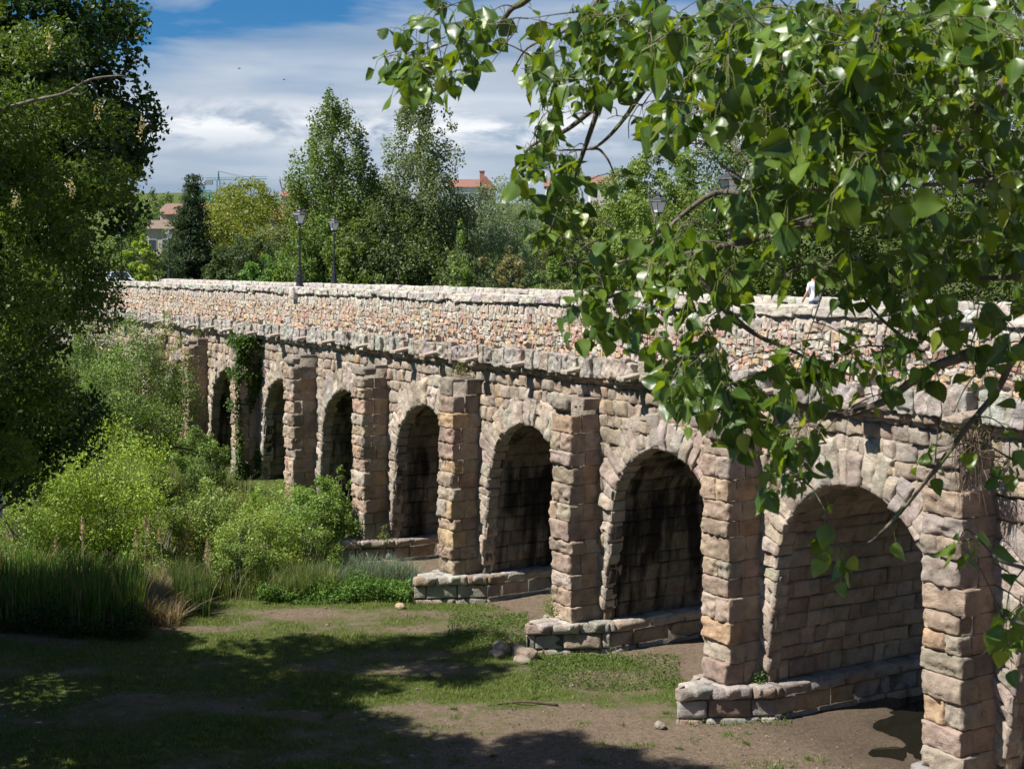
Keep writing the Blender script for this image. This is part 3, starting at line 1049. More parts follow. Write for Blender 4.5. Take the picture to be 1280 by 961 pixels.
def make_tree(name, label, cat, base, H, cb, R, prof='round', nclus=120, nleaf=14000, size=0.2, ca=(.05, .085, .02), cbc=(.085, .13, .03), trunk=0.25,
              clump=0.22, stretch=(1, 1, 1), up=0.8, group=None, seed=0, bark=(0.16, 0.14, 0.115), nlimb=26, ell=1.0, asp=0.62, bias=(0, 0, .3), hollow=0.45, flat=0.0,
              tips=0, root=None, lump=0.35, gain=1.6):
    global rng
    keep = rng
    rng = np.random.default_rng(1000 + seed)
    base = np.asarray(base, float)
    root = empty(name, base, label, cat, group)
    pf = PROF[prof]
    pt, pr = np.array([p[0] for p in pf]), np.array([p[1] for p in pf])
    tt = rng.uniform(0, 1, nclus * 6)
    rr = np.interp(tt, pt, pr)
    tt = tt[rng.random(len(tt)) < rr ** (0.75 if prof == 'cone' else 1.3)][:nclus]
    if tips:
        tt[:tips] = rng.uniform(0.8, 1.0, tips)
    n = len(tt)
    th = rng.uniform(0, 2 * math.pi, n)
    Rt = np.interp(tt, pt, pr) * R
    Rt = Rt * (1 + lump * vnoise(np.cos(th) * 1.4 + 5, np.sin(th) * 1.4, tt * 5 + seed, seed))
    rad = Rt * rng.uniform(0, 1, n) ** hollow
    cz = base[2] + H * (cb + (1 - cb) * tt)
    wob = rng.normal(0, 0.12 * R, 2)
    C = np.stack((base[0] + np.cos(th) * rad + wob[0] * tt, base[1] + np.sin(th) * rad * ell + wob[1] * tt, cz), -1)
    rc = clump * R * rng.uniform(0.65, 1.3, n) * (0.5 + 0.5 * np.interp(tt, pt, pr))
    wgt = rc ** 2
    idx = rng.choice(n, nleaf, p=wgt / wgt.sum())
    d = rng.normal(0, 1, (nleaf, 3))
    d /= np.linalg.norm(d, axis=1, keepdims=True)
    d *= rng.uniform(0, 1, (nleaf, 1)) ** 0.45
    Lp = C[idx] + d * rc[idx, None] * np.asarray(stretch)
    Lp[:, 2] = np.maximum(Lp[:, 2], base[2] + 0.02)
    mixv = np.clip(rng.uniform(0, 1, n)[idx] * 0.6 + rng.uniform(0, 1, nleaf) * 0.5, 0, 1)[:, None]
    col = (np.asarray(ca) * (1 - mixv) + np.asarray(cbc) * mixv) * gain
    ge = Geo()
    out = Lp - (base + np.array((0, 0, H * (cb + 0.35 * (1 - cb)))))
    out /= np.linalg.norm(out, axis=1, keepdims=True) + 1e-6
    leaf_quads(ge, Lp, size, col, bias=out * 0.7 + np.asarray(bias), asp=asp, flat=flat)
    ge.build('crown', M_LEAF, root)
    ge = Geo()
    if trunk:
        topz = H * (0.94 if prof in ('poplar', 'cone', 'broad') else cb + (1 - cb) * 0.6)
        zs = np.linspace(-0.15, topz, 9)
        sway = np.cumsum(rng.normal(0, 0.03 * R, (9, 2)), 0)
        sway[0] = 0
        axis = np.stack((base[0] + sway[:, 0], base[1] + sway[:, 1], base[2] + zs), -1)
        tube(ge, axis, trunk * (1 - 0.93 * (zs + .15) / (topz + .15)) * np.concatenate(([1.3], np.ones(8))), bark, 9)
        for i in rng.choice(n, min(nlimb, n), replace=False):
            hd = math.hypot(*(C[i, :2] - base[:2]))
            z0 = np.clip(C[i, 2] - base[2] - up * hd, 0.12 * H, topz * 0.96)
            a0 = np.array([np.interp(z0, zs, axis[:, q]) for q in range(3)])
            mid = (a0 + C[i]) / 2 + np.array((0, 0, -0.12 * hd)) + rng.normal(0, 0.05 * R, 3)
            pth = smooth_path([a0, mid, C[i]], 3)
            r0 = max(trunk * 0.33 * (1 - z0 / H), 0.012)
            tube(ge, pth, np.linspace(r0, r0 * 0.2, len(pth)), bark, 5)
        ge.build('trunk', M_BARK, root, smooth=True)
    else:
        for i in rng.choice(n, min(nlimb, n), replace=False):
            b0 = base + np.array((*(rng.normal(0, 0.12 * R, 2)), -0.05))
            mid = b0 * 0.45 + C[i] * 0.55 + rng.normal(0, 0.05 * R, 3)
            pth = smooth_path([b0, mid, C[i]], 3)
            tube(ge, pth, np.linspace(0.035, 0.008, len(pth)), bark, 4)
        ge.build('stems', M_BARK, root)
    rng = keep
    return root


def spec(px, top, hw, d):
    x = (px - CX) / F_PX * d
    gz = float(terrain(x, d))
    zt = CAMZ - (top - HY) / F_PX * d
    return (x, d, gz), zt - gz, hw / F_PX * d


TREES = [
    # px, top y, half width px, depth, kwargs
    (419, 116, 60, 114, dict(name='poplar_tree', label='tall dense poplar behind the bridge, left one of the two tallest trees', prof='poplar', cb=.12, lump=.15, nclus=300, nleaf=32000, size=.23, clump=.22, stretch=(.75, .75, 1.7), ca=(.055, .085, .022), cbc=(.10, .145, .035), trunk=.3, tips=16, up=1.6)),
    (519, 102, 70, 119, dict(name='poplar_tree', label='tall airy grey-green poplar with open crown, right one of the two tallest trees', prof='broad', lump=.25, cb=.1, nclus=320, nleaf=36000, size=.23, clump=.19, stretch=(.9, .9, 1.3), ca=(.06, .085, .035), cbc=(.12, .15, .07), trunk=.32, tips=14, up=1.3)),
    (505, 245, 92, 109, dict(name='broadleaf_tree', label='dark broad tree mass at the foot of the airy grey-green poplar', prof='bush', cb=.08, nclus=170, nleaf=19000, size=.25, ca=(.045, .065, .02), cbc=(.085, .115, .04), trunk=.3)),
    (395, 262, 46, 110, dict(name='broadleaf_tree', label='mid green tree right of the tall near parapet lamp', prof='bush', cb=.08, nclus=120, nleaf=14000, size=.22, ca=(.055, .09, .02), cbc=(.10, .15, .03), trunk=.22)),
    (455, 275, 36, 106, dict(name='broadleaf_tree', label='mid green bushy tree below the gap between the two tallest trees', prof='bush', cb=.05, nclus=90, nleaf=9000, size=.22, ca=(.055, .085, .02), cbc=(.10, .14, .03), trunk=.2)),
    (630, 228, 76, 128, dict(name='willow_tree', label='silvery grey-green willow below the red-roofed house', prof='round', cb=.1, nclus=190, nleaf=20000, size=.26, asp=.35, ca=(.085, .12, .075), cbc=(.15, .19, .125), trunk=.3, clump=.2)),
    (577, 272, 34, 98, dict(name='ash_tree', label='light green pointed young tree in front of the silvery willow', prof='cone', cb=.03, nclus=90, nleaf=9000, size=.20, ca=(.085, .13, .03), cbc=(.14, .20, .05), trunk=.14, clump=.26, stretch=(.8, .8, 1.4))),
    (632, 288, 34, 100, dict(name='tamarisk_shrub', label='brownish olive shrub beside the light green pointed tree', prof='bush', cb=.03, nclus=80, nleaf=9500, size=.17, ca=(.11, .10, .05), cbc=(.16, .15, .07), trunk=.14)),
    (690, 305, 34, 97, dict(name='broadleaf_tree', label='green tree over the parapet right of the brownish olive shrub', prof='bush', cb=.03, nclus=90, nleaf=9500, size=.2, ca=(.07, .115, .025), cbc=(.12, .18, .04), trunk=.16)),
    (722, 236, 44, 122, dict(name='broadleaf_tree', label='olive green tree behind the hanging leaves left of the far lamp', prof='round', cb=.08, nclus=110, nleaf=11000, size=.24, ca=(.08, .10, .035), cbc=(.13, .155, .05), trunk=.2)),
    (828, 172, 72, 104, dict(name='broadleaf_tree', label='large sunlit green tree behind the far lamp among the leaves', prof='round', cb=.08, nclus=210, nleaf=24000, size=.22, ca=(.08, .12, .025), cbc=(.14, .19, .045), trunk=.3, clump=.18)),
    (938, 118, 88, 98, dict(name='broadleaf_tree', label='large green tree behind the nearest lamp', prof='round', cb=.08, nclus=230, nleaf=26000, size=.22, ca=(.07, .11, .025), cbc=(.13, .18, .045), trunk=.32, clump=.18)),
    (1055, 62, 98, 92, dict(name='broadleaf_tree', label='large dark green tree behind the person on the bridge', prof='round', cb=.05, nclus=230, nleaf=24000, size=.22, ca=(.045, .075, .018), cbc=(.09, .13, .03), trunk=.32, clump=.18)),
    (1168, 30, 95, 88, dict(name='broadleaf_tree', label='large olive tree second from the right edge behind the bridge', prof='round', cb=.04, nclus=220, nleaf=22000, size=.21, ca=(.06, .085, .025), cbc=(.11, .14, .04), trunk=.3, clump=.18)),
    (1285, -30, 100, 84, dict(name='broadleaf_tree', label='large green tree behind the bridge at the right edge of the picture', prof='round', cb=.04, nclus=220, nleaf=22000, size=.21, ca=(.055, .085, .022), cbc=(.10, .14, .035), trunk=.3, clump=.18)),
    (231, 217, 34, 150, dict(name='conifer_tree', label='tall dark conifer in front of the rooftop sign', prof='cone', cb=.02, nclus=330, nleaf=34000, size=.32, asp=.35, ca=(.02, .036, .017), cbc=(.04, .064, .03), trunk=.22, lump=.15, clump=.42, stretch=(1.3, 1.3, .45), flat=.6)),
    (229, 316, 17, 138, dict(name='conifer_tree', label='small grey-green conifer at the foot of the tall dark conifer', prof='cone', cb=.0, nclus=70, nleaf=5000, size=.2, asp=.3, ca=(.05, .08, .03), cbc=(.09, .125, .05), trunk=.1, clump=.35)),
    (303, 227, 66, 160, dict(name='golden_tree', label='broad yellow-green tree behind the left half of the bridge', prof='round', cb=.1, nclus=170, nleaf=19000, size=.28, ca=(.09, .115, .02), cbc=(.155, .17, .028), trunk=.28, clump=.2)),
    (350, 282, 38, 150, dict(name='broadleaf_tree', label='olive tree below the orange roof behind the tall near parapet lamp', prof='round', cb=.05, nclus=90, nleaf=9000, size=.24, ca=(.07, .09, .025), cbc=(.11, .13, .04), trunk=.2)),
    (295, 288, 40, 143, dict(name='yew_shrub', label='rounded very dark shrub below the broad yellow-green tree', prof='bush', cb=.02, nclus=100, nleaf=10000, size=.22, ca=(.028, .045, .018), cbc=(.05, .075, .03), trunk=.15)),
    (322, 318, 28, 132, dict(name='green_shrub', label='bright green shrub over the parapet below the dark rounded shrub', prof='bush', cb=0, nclus=70, nleaf=7000, size=.2, ca=(.065, .125, .03), cbc=(.10, .18, .045), trunk=0)),
    (355, 312, 28, 131, dict(name='green_shrub', label='bright green shrub over the parapet left of the tall near lamp', prof='bush', cb=0, nclus=70, nleaf=7000, size=.2, ca=(.07, .125, .03), cbc=(.115, .18, .045), trunk=0)),
    (268, 318, 24, 136, dict(name='green_shrub', label='dull green pointed shrub right of the small grey-green conifer', prof='cone', cb=0, nclus=60, nleaf=5500, size=.2, ca=(.05, .075, .03), cbc=(.085, .115, .045), trunk=0)),
    (176, 286, 20, 118, dict(name='lime_tree', label='bright lime green small tree right of the dark left trees', prof='round', cb=.15, nclus=60, nleaf=6000, size=.2, ca=(.13, .19, .03), cbc=(.19, .25, .04), trunk=.14)),
    (160, 248, 42, 138, dict(name='broadleaf_tree', label='mid green tree between the dark left trees and the conifer', prof='round', cb=.1, nclus=100, nleaf=10000, size=.24, ca=(.06, .10, .025), cbc=(.105, .155, .04), trunk=.2)),
    (205, 308, 16, 134, dict(name='green_shrub', label='small olive shrub before the beige house left of the conifers', prof='bush', cb=0, nclus=50, nleaf=3800, size=.19, ca=(.06, .09, .03), cbc=(.10, .13, .045), trunk=0)),
    (222, 258, 20, 165, dict(name='broadleaf_tree', label='mid green tree in front of the brick pink house left of the tall conifer', prof='round', cb=.1, nclus=70, nleaf=7000, size=.24, ca=(.06, .095, .025), cbc=(.10, .145, .04), trunk=.2)),
    (196, 236, 34, 300, dict(name='hill_tree', label='far green tree on the hill left of the rooftop sign', prof='bush', cb=0, nclus=60, nleaf=4000, size=.5, ca=(.055, .085, .03), cbc=(.09, .125, .045), trunk=.3)),
    (282, 236, 30, 330, dict(name='hill_tree', label='far dull green tree on the hill below the crane', prof='bush', cb=0, nclus=60, nleaf=4000, size=.55, ca=(.055, .075, .035), cbc=(.09, .11, .05), trunk=.3)),
    (405, 236, 34, 240, dict(name='hill_tree', label='far green tree behind the tall dense poplar', prof='bush', cb=0, nclus=70, nleaf=5000, size=.42, ca=(.055, .085, .03), cbc=(.09, .125, .045), trunk=.3)),
    (670, 258, 60, 190, dict(name='hill_tree', label='far olive tree under the red roofs behind the hanging leaves', prof='bush', cb=0, nclus=90, nleaf=7000, size=.36, ca=(.065, .09, .035), cbc=(.105, .135, .05), trunk=.3)),
    (768, 240, 46, 170, dict(name='hill_tree', label='far green tree below the right hand red roof', prof='bush', cb=0, nclus=90, nleaf=7000, size=.32, ca=(.065, .09, .03), cbc=(.105, .135, .05), trunk=.3)),
]
for i, (px, top, hw, d, kw) in enumerate(TREES):
    b, H, R = spec(px, top, hw, d)
    kw = dict(kw)
    nm, lab = kw.pop('name'), kw.pop('label')
    cat = 'shrub' if 'shrub' in nm else 'tree'
    kw['nleaf'] = int(kw['nleaf'] * (2.0 if px > 800 else 1.35))
    if px > 900:
        kw['gain'] = 1.25
    make_tree(nm, lab, cat, b, H, kw.pop('cb'), R * 1.12, group='trees and shrubs beyond the bridge', seed=i, **kw)

BUSHES = [
    (135, 520, 92, 62, dict(label='big bright yellow-green bush on the left bank in front of the bridge', nleaf=26000, nclus=150, size=.11, ca=(.11, .16, .025), cbc=(.18, .24, .04))),
    (42, 570, 74, 60, dict(label='yellow-green bush at the left edge under the dark trees', nleaf=15000, nclus=100, size=.11, ca=(.085, .13, .025), cbc=(.14, .19, .035))),
    (172, 404, 66, 80, dict(label='tall feathery green bush left of the farthest buttress', nleaf=22000, nclus=150, size=.13, ca=(.065, .105, .03), cbc=(.115, .16, .05), prof='broad')),
    (206, 398, 27, 83, dict(label='thin pale twiggy bush top under the parapet at the farthest buttress', nleaf=4200, nclus=70, size=.12, ca=(.13, .14, .07), cbc=(.19, .19, .10), prof='round')),
    (252, 528, 36, 74, dict(label='mid green bush at the foot of the ivy-clad buttress', nleaf=9000, nclus=70, size=.11, ca=(.06, .10, .025), cbc=(.10, .15, .035))),
    (345, 596, 44, 66, dict(label='soft green bush before the buttress right of the ivy', nleaf=11000, nclus=80, size=.105, ca=(.09, .14, .03), cbc=(.14, .19, .045))),
    (390, 590, 46, 63.5, dict(label='leafy green bush filling the arch left of the plinth with grass', nleaf=16000, nclus=100, size=.105, ca=(.075, .125, .03), cbc=(.125, .18, .045))),
    (424, 566, 16, 65.5, dict(label='small upright bush against the arch jamb above the large leafy bush', nleaf=5000, nclus=45, size=.105, ca=(.06, .10, .025), cbc=(.11, .155, .04))),
    (258, 596, 58, 62.5, dict(label='pale green bush below the ivy-clad buttress', nleaf=14000, nclus=100, size=.10, ca=(.10, .14, .035), cbc=(.15, .19, .06))),
    (312, 625, 62, 59.5, dict(label='low spreading yellowish bush right of the dry stalks', nleaf=14000, nclus=100, size=.095, ca=(.10, .14, .03), cbc=(.155, .20, .05))),
    (292, 652, 34, 57.5, dict(label='small dark bush in front of the low yellowish bush', nleaf=6500, nclus=50, size=.09, ca=(.055, .085, .02), cbc=(.10, .14, .035))),
    (95, 452, 70, 70, dict(label='dark green bush between the left trees and the bright bush', nleaf=14000, nclus=100, size=.13, ca=(.045, .075, .02), cbc=(.085, .125, .03))),
    (98, 398, 56, 86, dict(label='dark green bush under the far left end of the parapet', nleaf=14000, nclus=100, size=.14, ca=(.04, .07, .018), cbc=(.075, .115, .028))),
    (196, 590, 34, 59, dict(label='olive bush right of the big bright bush', nleaf=7000, nclus=60, size=.10, ca=(.075, .105, .025), cbc=(.12, .155, .04))),
    (388, 628, 40, 61, dict(label='low green bush beside the plinth of the fourth buttress', nleaf=7000, nclus=60, size=.10, ca=(.07, .11, .03), cbc=(.115, .165, .04))),
]
for i, (px, top, hw, d, kw) in enumerate(BUSHES):
    b, H, R = spec(px, top - (10 if px < 220 else -6), hw, d)
    kw = dict(kw)
    make_tree('leafy_bush', kw.pop('label'), 'bush', b, H, 0.02, R * 1.1, gain=1.9, prof=kw.pop('prof', 'bush'), trunk=0, group='bushes on the left river bank', seed=100 + i, clump=.24, ell=.75, nlimb=30, **kw)

# trees standing at the left, their crowns enter the picture and shade the river bed
def left_tree(name, label, px, d, top_z, base_y, R, seed, **kw):
    x = (px - CX) / F_PX * d
    gz = float(terrain(x, d))
    H = top_z - gz
    cbz = CAMZ - (base_y - HY) / F_PX * d
    return make_tree(name, label, 'tree', (x, d, gz), H, (cbz - gz) / H, R, seed=seed, **kw)


T1 = left_tree('poplar_tree', 'tall dark green poplar reaching out of the picture at the upper left', -72, 30.5, 19.6, 345, 3.75, 201, prof='round', nclus=480, nleaf=115000, size=.12, gain=1.0, asp=.85,
               ca=(.022, .05, .014), cbc=(.05, .095, .022), trunk=.34, clump=.15, up=1.1)
T2 = left_tree('locust_tree', 'yellow-green locust tree with cream blossoms in front of the dark poplar', -52, 24.0, 17.2, 600, 2.75, 202, prof='round', nclus=230, nleaf=90000, size=.09, gain=1.15, asp=.55,
               ca=(.045, .085, .012), cbc=(.105, .155, .020), trunk=.2, clump=.17, up=.6)
T3 = left_tree('elm_tree', 'dark leafy elm hanging low over the left bank bushes', -95, 36.0, 14.5, 600, 3.55, 203, prof='bush', nclus=230, nleaf=65000, size=.12, gain=1.0, asp=.75,
               ca=(.024, .05, .014), cbc=(.055, .095, .022), trunk=.28, clump=.2)
ge = Geo()
pts = [P(-40, 150, 22.3), P(0, 138, 22), P(40, 126, 22), P(80, 117, 21.8), P(112, 100, 21.8), P(148, 95, 21.8), P(165, 98, 21.9)]
pth = smooth_path(pts, 5)
tube(ge, pth, np.linspace(.036, .008, len(pth)), (0.15, 0.13, 0.105), 6)
for s, e in ((2, (50, 160)), (3, (110, 112)), (4, (128, 130))):
    q = smooth_path([pts[s], (pts[s] + P(*e, 21.9)) / 2 + np.array((0, .1, -.05)), P(*e, 22)], 3)
    tube(ge, q, np.linspace(.013, .004, len(q)), (0.14, 0.12, 0.1), 4)
tube(ge, smooth_path([P(-40, 150, 22.3), P(-90, 170, 23.2), np.array(T2['_o']) + np.array((0, 0, 13.2))], 4), .065, (0.24, 0.215, 0.18), 6)
ge.build('bare_branch', M_BARK, T2, smooth=True)
ge = Geo()
for bx, by in ((62, 52), (122, 138), (176, 160), (88, 235), (20, 250)):
    n = 55
    c = P(bx, by, 21.7 + rng.uniform(-.3, .3)) + rng.normal(0, 1, (n, 3)) * np.array((.045, .045, .085))
    leaf_quads(ge, c, .04, cols(n, [((.42, .37, .22), 1)], .15))
ge.build('blossom', M_LEAF, T2)
for i, (x, d, H, R, lab) in enumerate([
    (-20.6, 41.5, 27.0, 4.2, 'broad tree just outside the left edge shading the reeds'),
    (-18.3, 37.8, 17.0, 3.7, 'round tree outside the left edge beside the trodden grass'),
    (-22.6, 46.0, 14.0, 3.5, 'shorter round tree outside the left edge near the reed stand'),
    (-24.5, 49.0, 14.0, 3.2, 'second broad tree outside the left edge behind the reed stand'),
    (-16.6, 33.0, 21.0, 3.4, 'tall tree outside the left edge shading the grass in the foreground'),
]):
    gz = float(terrain(x, d))
    make_tree('broadleaf_tree', lab, 'tree', (x, d, gz), H, .2, R, nclus=170, nleaf=22000, size=.3, trunk=.3, seed=220 + i, clump=.24, group='trees shading the left bank')

# bare tree on the hill
b, H, R = spec(363, 211, 17, 230)
BT = empty('bare_tree', b, 'leafless grey tree on the skyline left of the tall poplar', 'tree')
ge = Geo()
tube(ge, [np.array(b) + (0, 0, -.2), np.array(b) + (0, 0, H * .45)], [.5, .35], (.2, .17, .15), 6)
ge.build('trunk', M_BARK, BT)
ge = Geo()
for i in range(34):
    a, el = rng.uniform(0, 6.28), rng.uniform(.5, 1.4)
    p0 = np.array(b) + (0, 0, H * rng.uniform(.25, .5))
    dr = np.array((math.cos(a) * math.cos(el), math.sin(a) * math.cos(el), math.sin(el))) * H * rng.uniform(.3, .52)
    pth = smooth_path([p0, p0 + dr * .5 + rng.normal(0, .3, 3), p0 + dr], 3)
    tube(ge, pth, np.linspace(.16, .05, len(pth)), (.24, .2, .18), 4)
    for q in range(3):
        s = pth[3 + q % 3]
        tube(ge, [s, s + rng.normal(0, .6, 3) + (0, 0, 1.0)], [.07, .035], (.24, .2, .18), 3)
ge.build('branches', M_BARK, BT)

# ------------------------------------------------------------------ grass, reeds and low plants
def blades(ge, X, Y, Z, h, w, col, lean=0.35, seg=2):
    N = len(X)
    a = rng.uniform(0, 2 * math.pi, N)
    sd = np.stack((np.cos(a), np.sin(a), 0 * a), -1)
    ld = np.stack((np.cos(a + 1.6 + rng.normal(0, .6, N)), np.sin(a + 1.6), 0 * a), -1) * (h * np.abs(rng.normal(0, lean, N)))[:, None]
    base = np.stack((X, Y, Z), -1)
    up = np.array((0, 0, 1.)) * h[:, None]
    rows = []
    for k in range(seg + 1):
        t = k / seg
        c = base + up * t * (1 - 0.12 * t) + ld * t ** 2
        hw = sd * (w * (1 - 0.9 * t ** 1.5) * 0.5)[:, None]
        rows += [c - hw, c + hw]
    V = np.stack(rows, 1)
    n = 2 * (seg + 1)
    q = np.concatenate([np.array([[2 * k, 2 * k + 1, 2 * k + 3, 2 * k + 2]]) for k in range(seg)])
    q = (q[None] + (np.arange(N) * n)[:, None, None]).reshape(-1, 4)
    ge.add(V.reshape(-1, 3), q, np.repeat(col, n, 0))


def gcol(n, a, b):
    m = rng.uniform(0, 1, (n, 1))
    return (np.asarray(a) * (1 - m) + np.asarray(b) * m) * (1 + rng.normal(0, .12, (n, 1)))


def inside_bridge(x, y):
    L, D = toLD(x, y)
    bad = np.zeros(len(x), bool)
    for Lp in PIERS:
        bad |= (np.abs(L - Lp) < np.clip((D - 24.7) / 2.6, 0, 1) * 1.35)& (D > 24.7)
    return bad


def grass():
    ge = Geo()
    n = 420000
    y = 35 + 31 * rng.random(n) ** 1.25
    x = rng.uniform(-.40, .40, n) * y
    gs = grassiness(x, y)
    keep = (rng.random(n) < sstep(.42, .82, gs) * .95 + .012) & ~inside_bridge(x, y)
    L, D = toLD(x, y)
    keep &= ~((D > 27.5) & (L < 60))
    x, y, gs = x[keep], y[keep], gs[keep]
    # tuft the blades
    tx = np.round(x / .22) * .22 + vnoise(np.round(x / .22), np.round(y / .22), 0 * x, 77) * .15
    ty = np.round(y / .22) * .22 + vnoise(np.round(x / .22), np.round(y / .22), 0 * x + 9, 78) * .15
    m = rng.random(len(x)) < .6
    x = np.where(m, tx + rng.normal(0, .055, len(x)), x)
    y = np.where(m, ty + rng.normal(0, .055, len(x)), y)
    h = rng.uniform(.035, .12, len(x)) * (0.6 + .9 * gs) * (1 + .5 * vnoise(x * .7, y * .7, 0 * x, 33))
    dry = (rng.random(len(x)) < .10)[:, None]
    c = gcol(len(x), (.085, .13, .022), (.18, .235, .05))
    c = np.where(dry, np.array((.22, .18, .09)), c)
    blades(ge, x, y, terrain(x, y) - .01, h, np.full(len(x), .022), c, .6, 1)
    tag(ge.build('grass', M_GRASS), 'short green grass growing in patches over the dry river bed', 'grass', kind='stuff')


def field(name, label, cat, quad, n, hr, w, ca, cb_, lean, seg=3, dry=0.0, mat=None):
    """quad: px x0, x1, depth y0, y1 of the ground strip"""
    ge = Geo()
    y = rng.uniform(quad[2], quad[3], n)
    u = rng.uniform(0, 1, n)
    x = ((quad[0] + (quad[1] - quad[0]) * u) - CX) / F_PX * y
    dens = vnoise(x * .9, y * .9, 0 * x, 3)
    k = rng.random(n) < (0.62 + .5 * dens)
    k &= ~inside_bridge(x, y) & (toLD(x, y)[1] < 26.6)
    x, y = x[k], y[k]
    h = rng.uniform(*hr, len(x)) * (1 + .22 * vnoise(x * .8, y * .8, 0 * x, 8))
    c = gcol(len(x), ca, cb_)
    c = np.where((rng.random(len(x)) < dry)[:, None], np.array((.26, .20, .12)), c)
    blades(ge, x, y, terrain(x, y) - .02, h, np.full(len(x), w), c, lean, seg)
    return tag(ge.build(name, mat or M_GRASS), label, cat, kind='stuff')


def leafy_mass(name, label, cat, px0, px1, d0, d1, n, hr, size, ca, cb_):
    ge = Geo()
    d = rng.uniform(d0, d1, n)
    x = (rng.uniform(px0, px1, n) - CX) / F_PX * d
    hn = np.clip(.65 + .7 * vnoise(x * 1.1, d * 1.1, 0 * x, 15) + .25 * vnoise(x * 4, d * 4, 0 * x, 16), .12, 1.4)
    z = terrain(x, d) + rng.uniform(0, 1, n) ** .6 * hn * rng.uniform(*hr, n)
    leaf_quads(ge, np.stack((x, d, z), -1), size, gcol(n, ca, cb_), bias=(0, -.2, .8))
    return tag(ge.build(name, M_GRASS), label, cat, kind='stuff')


grass()
field('reeds', 'dense stand of tall green reeds on the left bank', 'reeds', (-40, 178, 51.0, 57.0), 9500, (0.7, 2.3), .045, (.05, .11, .02), (.12, .24, .04), .2, 3, .22)
field('reeds', 'clump of reeds between the dry stalks and the low bushes', 'reeds', (216, 262, 53.5, 56.5), 1500, (1.2, 2.0), .032, (.045, .09, .02), (.085, .14, .035), .12, 3, .12)
field('dry_stalks', 'pale dead reed stalks lying between the two reed stands', 'stalks', (178, 226, 52.0, 57.5), 2600, (.6, 1.3), .03, (.22, .17, .11), (.36, .29, .20), .9, 3)
field('dry_stalks', 'tan dry grass stalks between the left bank bushes', 'stalks', (222, 282, 62, 66), 1800, (1.2, 2.6), .03, (.25, .19, .13), (.36, .29, .20), .5, 3)
field('tall_grass', 'tall mixed grass between the bright bush and the mud', 'grass', (150, 420, 56, 62), 16000, (.6, 1.4), .028, (.07, .115, .025), (.13, .18, .045), .35, 3, .14)
field('tall_grass', 'tall pale grass on the slope at the feet of the far buttresses', 'grass', (190, 400, 64, 75), 14000, (.5, 1.4), .035, (.085, .125, .03), (.16, .20, .055), .4, 3, .22)
field('sedge', 'bluish bent sedge in front of the fourth buttress', 'sedge', (325, 520, 58.0, 61.0), 7500, (.6, 1.05), .03, (.09, .13, .085), (.16, .21, .15), .6, 3, .05)
leafy_mass('low_plants', 'bright green leafy plants in a row along the mud', 'plants', 322, 512, 55.4, 57.6, 16000, (.5, .85), .10, (.065, .135, .025), (.125, .22, .04))
leafy_mass('weeds', 'patchy green weeds before the second plinth', 'weeds', 560, 660, 49, 54, 2600, (.12, .35), .07, (.06, .11, .02), (.11, .17, .035))
leafy_mass('weeds', 'green weeds on the soil between the two nearest plinths', 'weeds', 660, 850, 44.2, 48.2, 5200, (.12, .42), .065, (.06, .105, .022), (.12, .17, .04))
leafy_mass('weeds', 'low weeds along the foot of the right hand plinth', 'weeds', 858, 990, 40.7, 41.5, 420, (.08, .3), .06, (.06, .10, .022), (.12, .17, .04))
leafy_mass('undergrowth', 'shaded green undergrowth at the foot of the reeds', 'undergrowth', -40, 185, 50.2, 51.8, 12000, (.5, 1.3), .09, (.035, .06, .015), (.08, .10, .03))

ge = Geo()
n = 16000
d = rng.uniform(36.5, 56, n)
x = rng.uniform(-.37, .3, n) * d
k = ~inside_bridge(x, d) & ~((toLD(x, d)[1] > 27.4) & (toLD(x, d)[0] < 60)) & (rng.random(n) < .45 + .7 * vnoise(x * .5, d * .8, 0 * x, 91))
x, d = x[k], d[k]
lc = cols(len(x), [((.26, .20, .14), 3), ((.07, .05, .035), 3), ((.36, .30, .23), 1), ((.10, .13, .03), 2)], .2)
leaf_quads(ge, np.stack((x, d, terrain(x, d) + .015), -1), .06, lc, bias=(0, 0, 1.6), asp=.5, jitter=.5)
tag(ge.build('ground_litter', M_GRASS), 'dead leaves and crumbs scattered on the soil', 'litter', kind='stuff')

ge = Geo()
for q in range(120):
    y0 = rng.uniform(36.8, 45.5)
    x0 = rng.uniform(-7.5, 8.5)
    if toLD(x0, y0)[1] > 26.3:
        continue
    n = rng.integers(14, 60)
    r = rng.uniform(.05, .22)
    x, y = x0 + rng.normal(0, r, n), y0 + rng.normal(0, r, n)
    blades(ge, x, y, terrain(x, y) - .01, rng.uniform(.05, .17, n), np.full(n, .022), gcol(n, (.07, .12, .02), (.15, .21, .045)), .7, 1)
tag(ge.build('grass_tufts', M_GRASS), 'small green tufts scattered over the bare soil in the foreground', 'grass', kind='stuff')
ge = Geo()
n = 420
y = rng.uniform(36.5, 55, n)
x = rng.uniform(-.36, .27, n) * y
k = (toLD(x, y)[1] < 26.3) | (toLD(x, y)[0] < 20)
k &= ~inside_bridge(x, y)
x, y = x[k], y[k]
hs = np.clip(rng.gamma(2.0, .013, len(x)), .012, .08)
blocks(ge, lambda a, b_, c: np.stack((a, b_, c), -1), np.stack((x, y, terrain(x, y) + hs * .25), -1), np.stack((hs, hs * .8, hs * .55), -1), cols(len(x), [((.24, .19, .14), 3), ((.17, .135, .10), 3), ((.31, .27, .22), 1)], .15), r=.1, bulge=0, amp=.012, freq=9)
tag(ge.build('gravel', M_STONE, smooth=True), 'small pebbles and stone chips strewn on the river bed', 'gravel', kind='stuff')

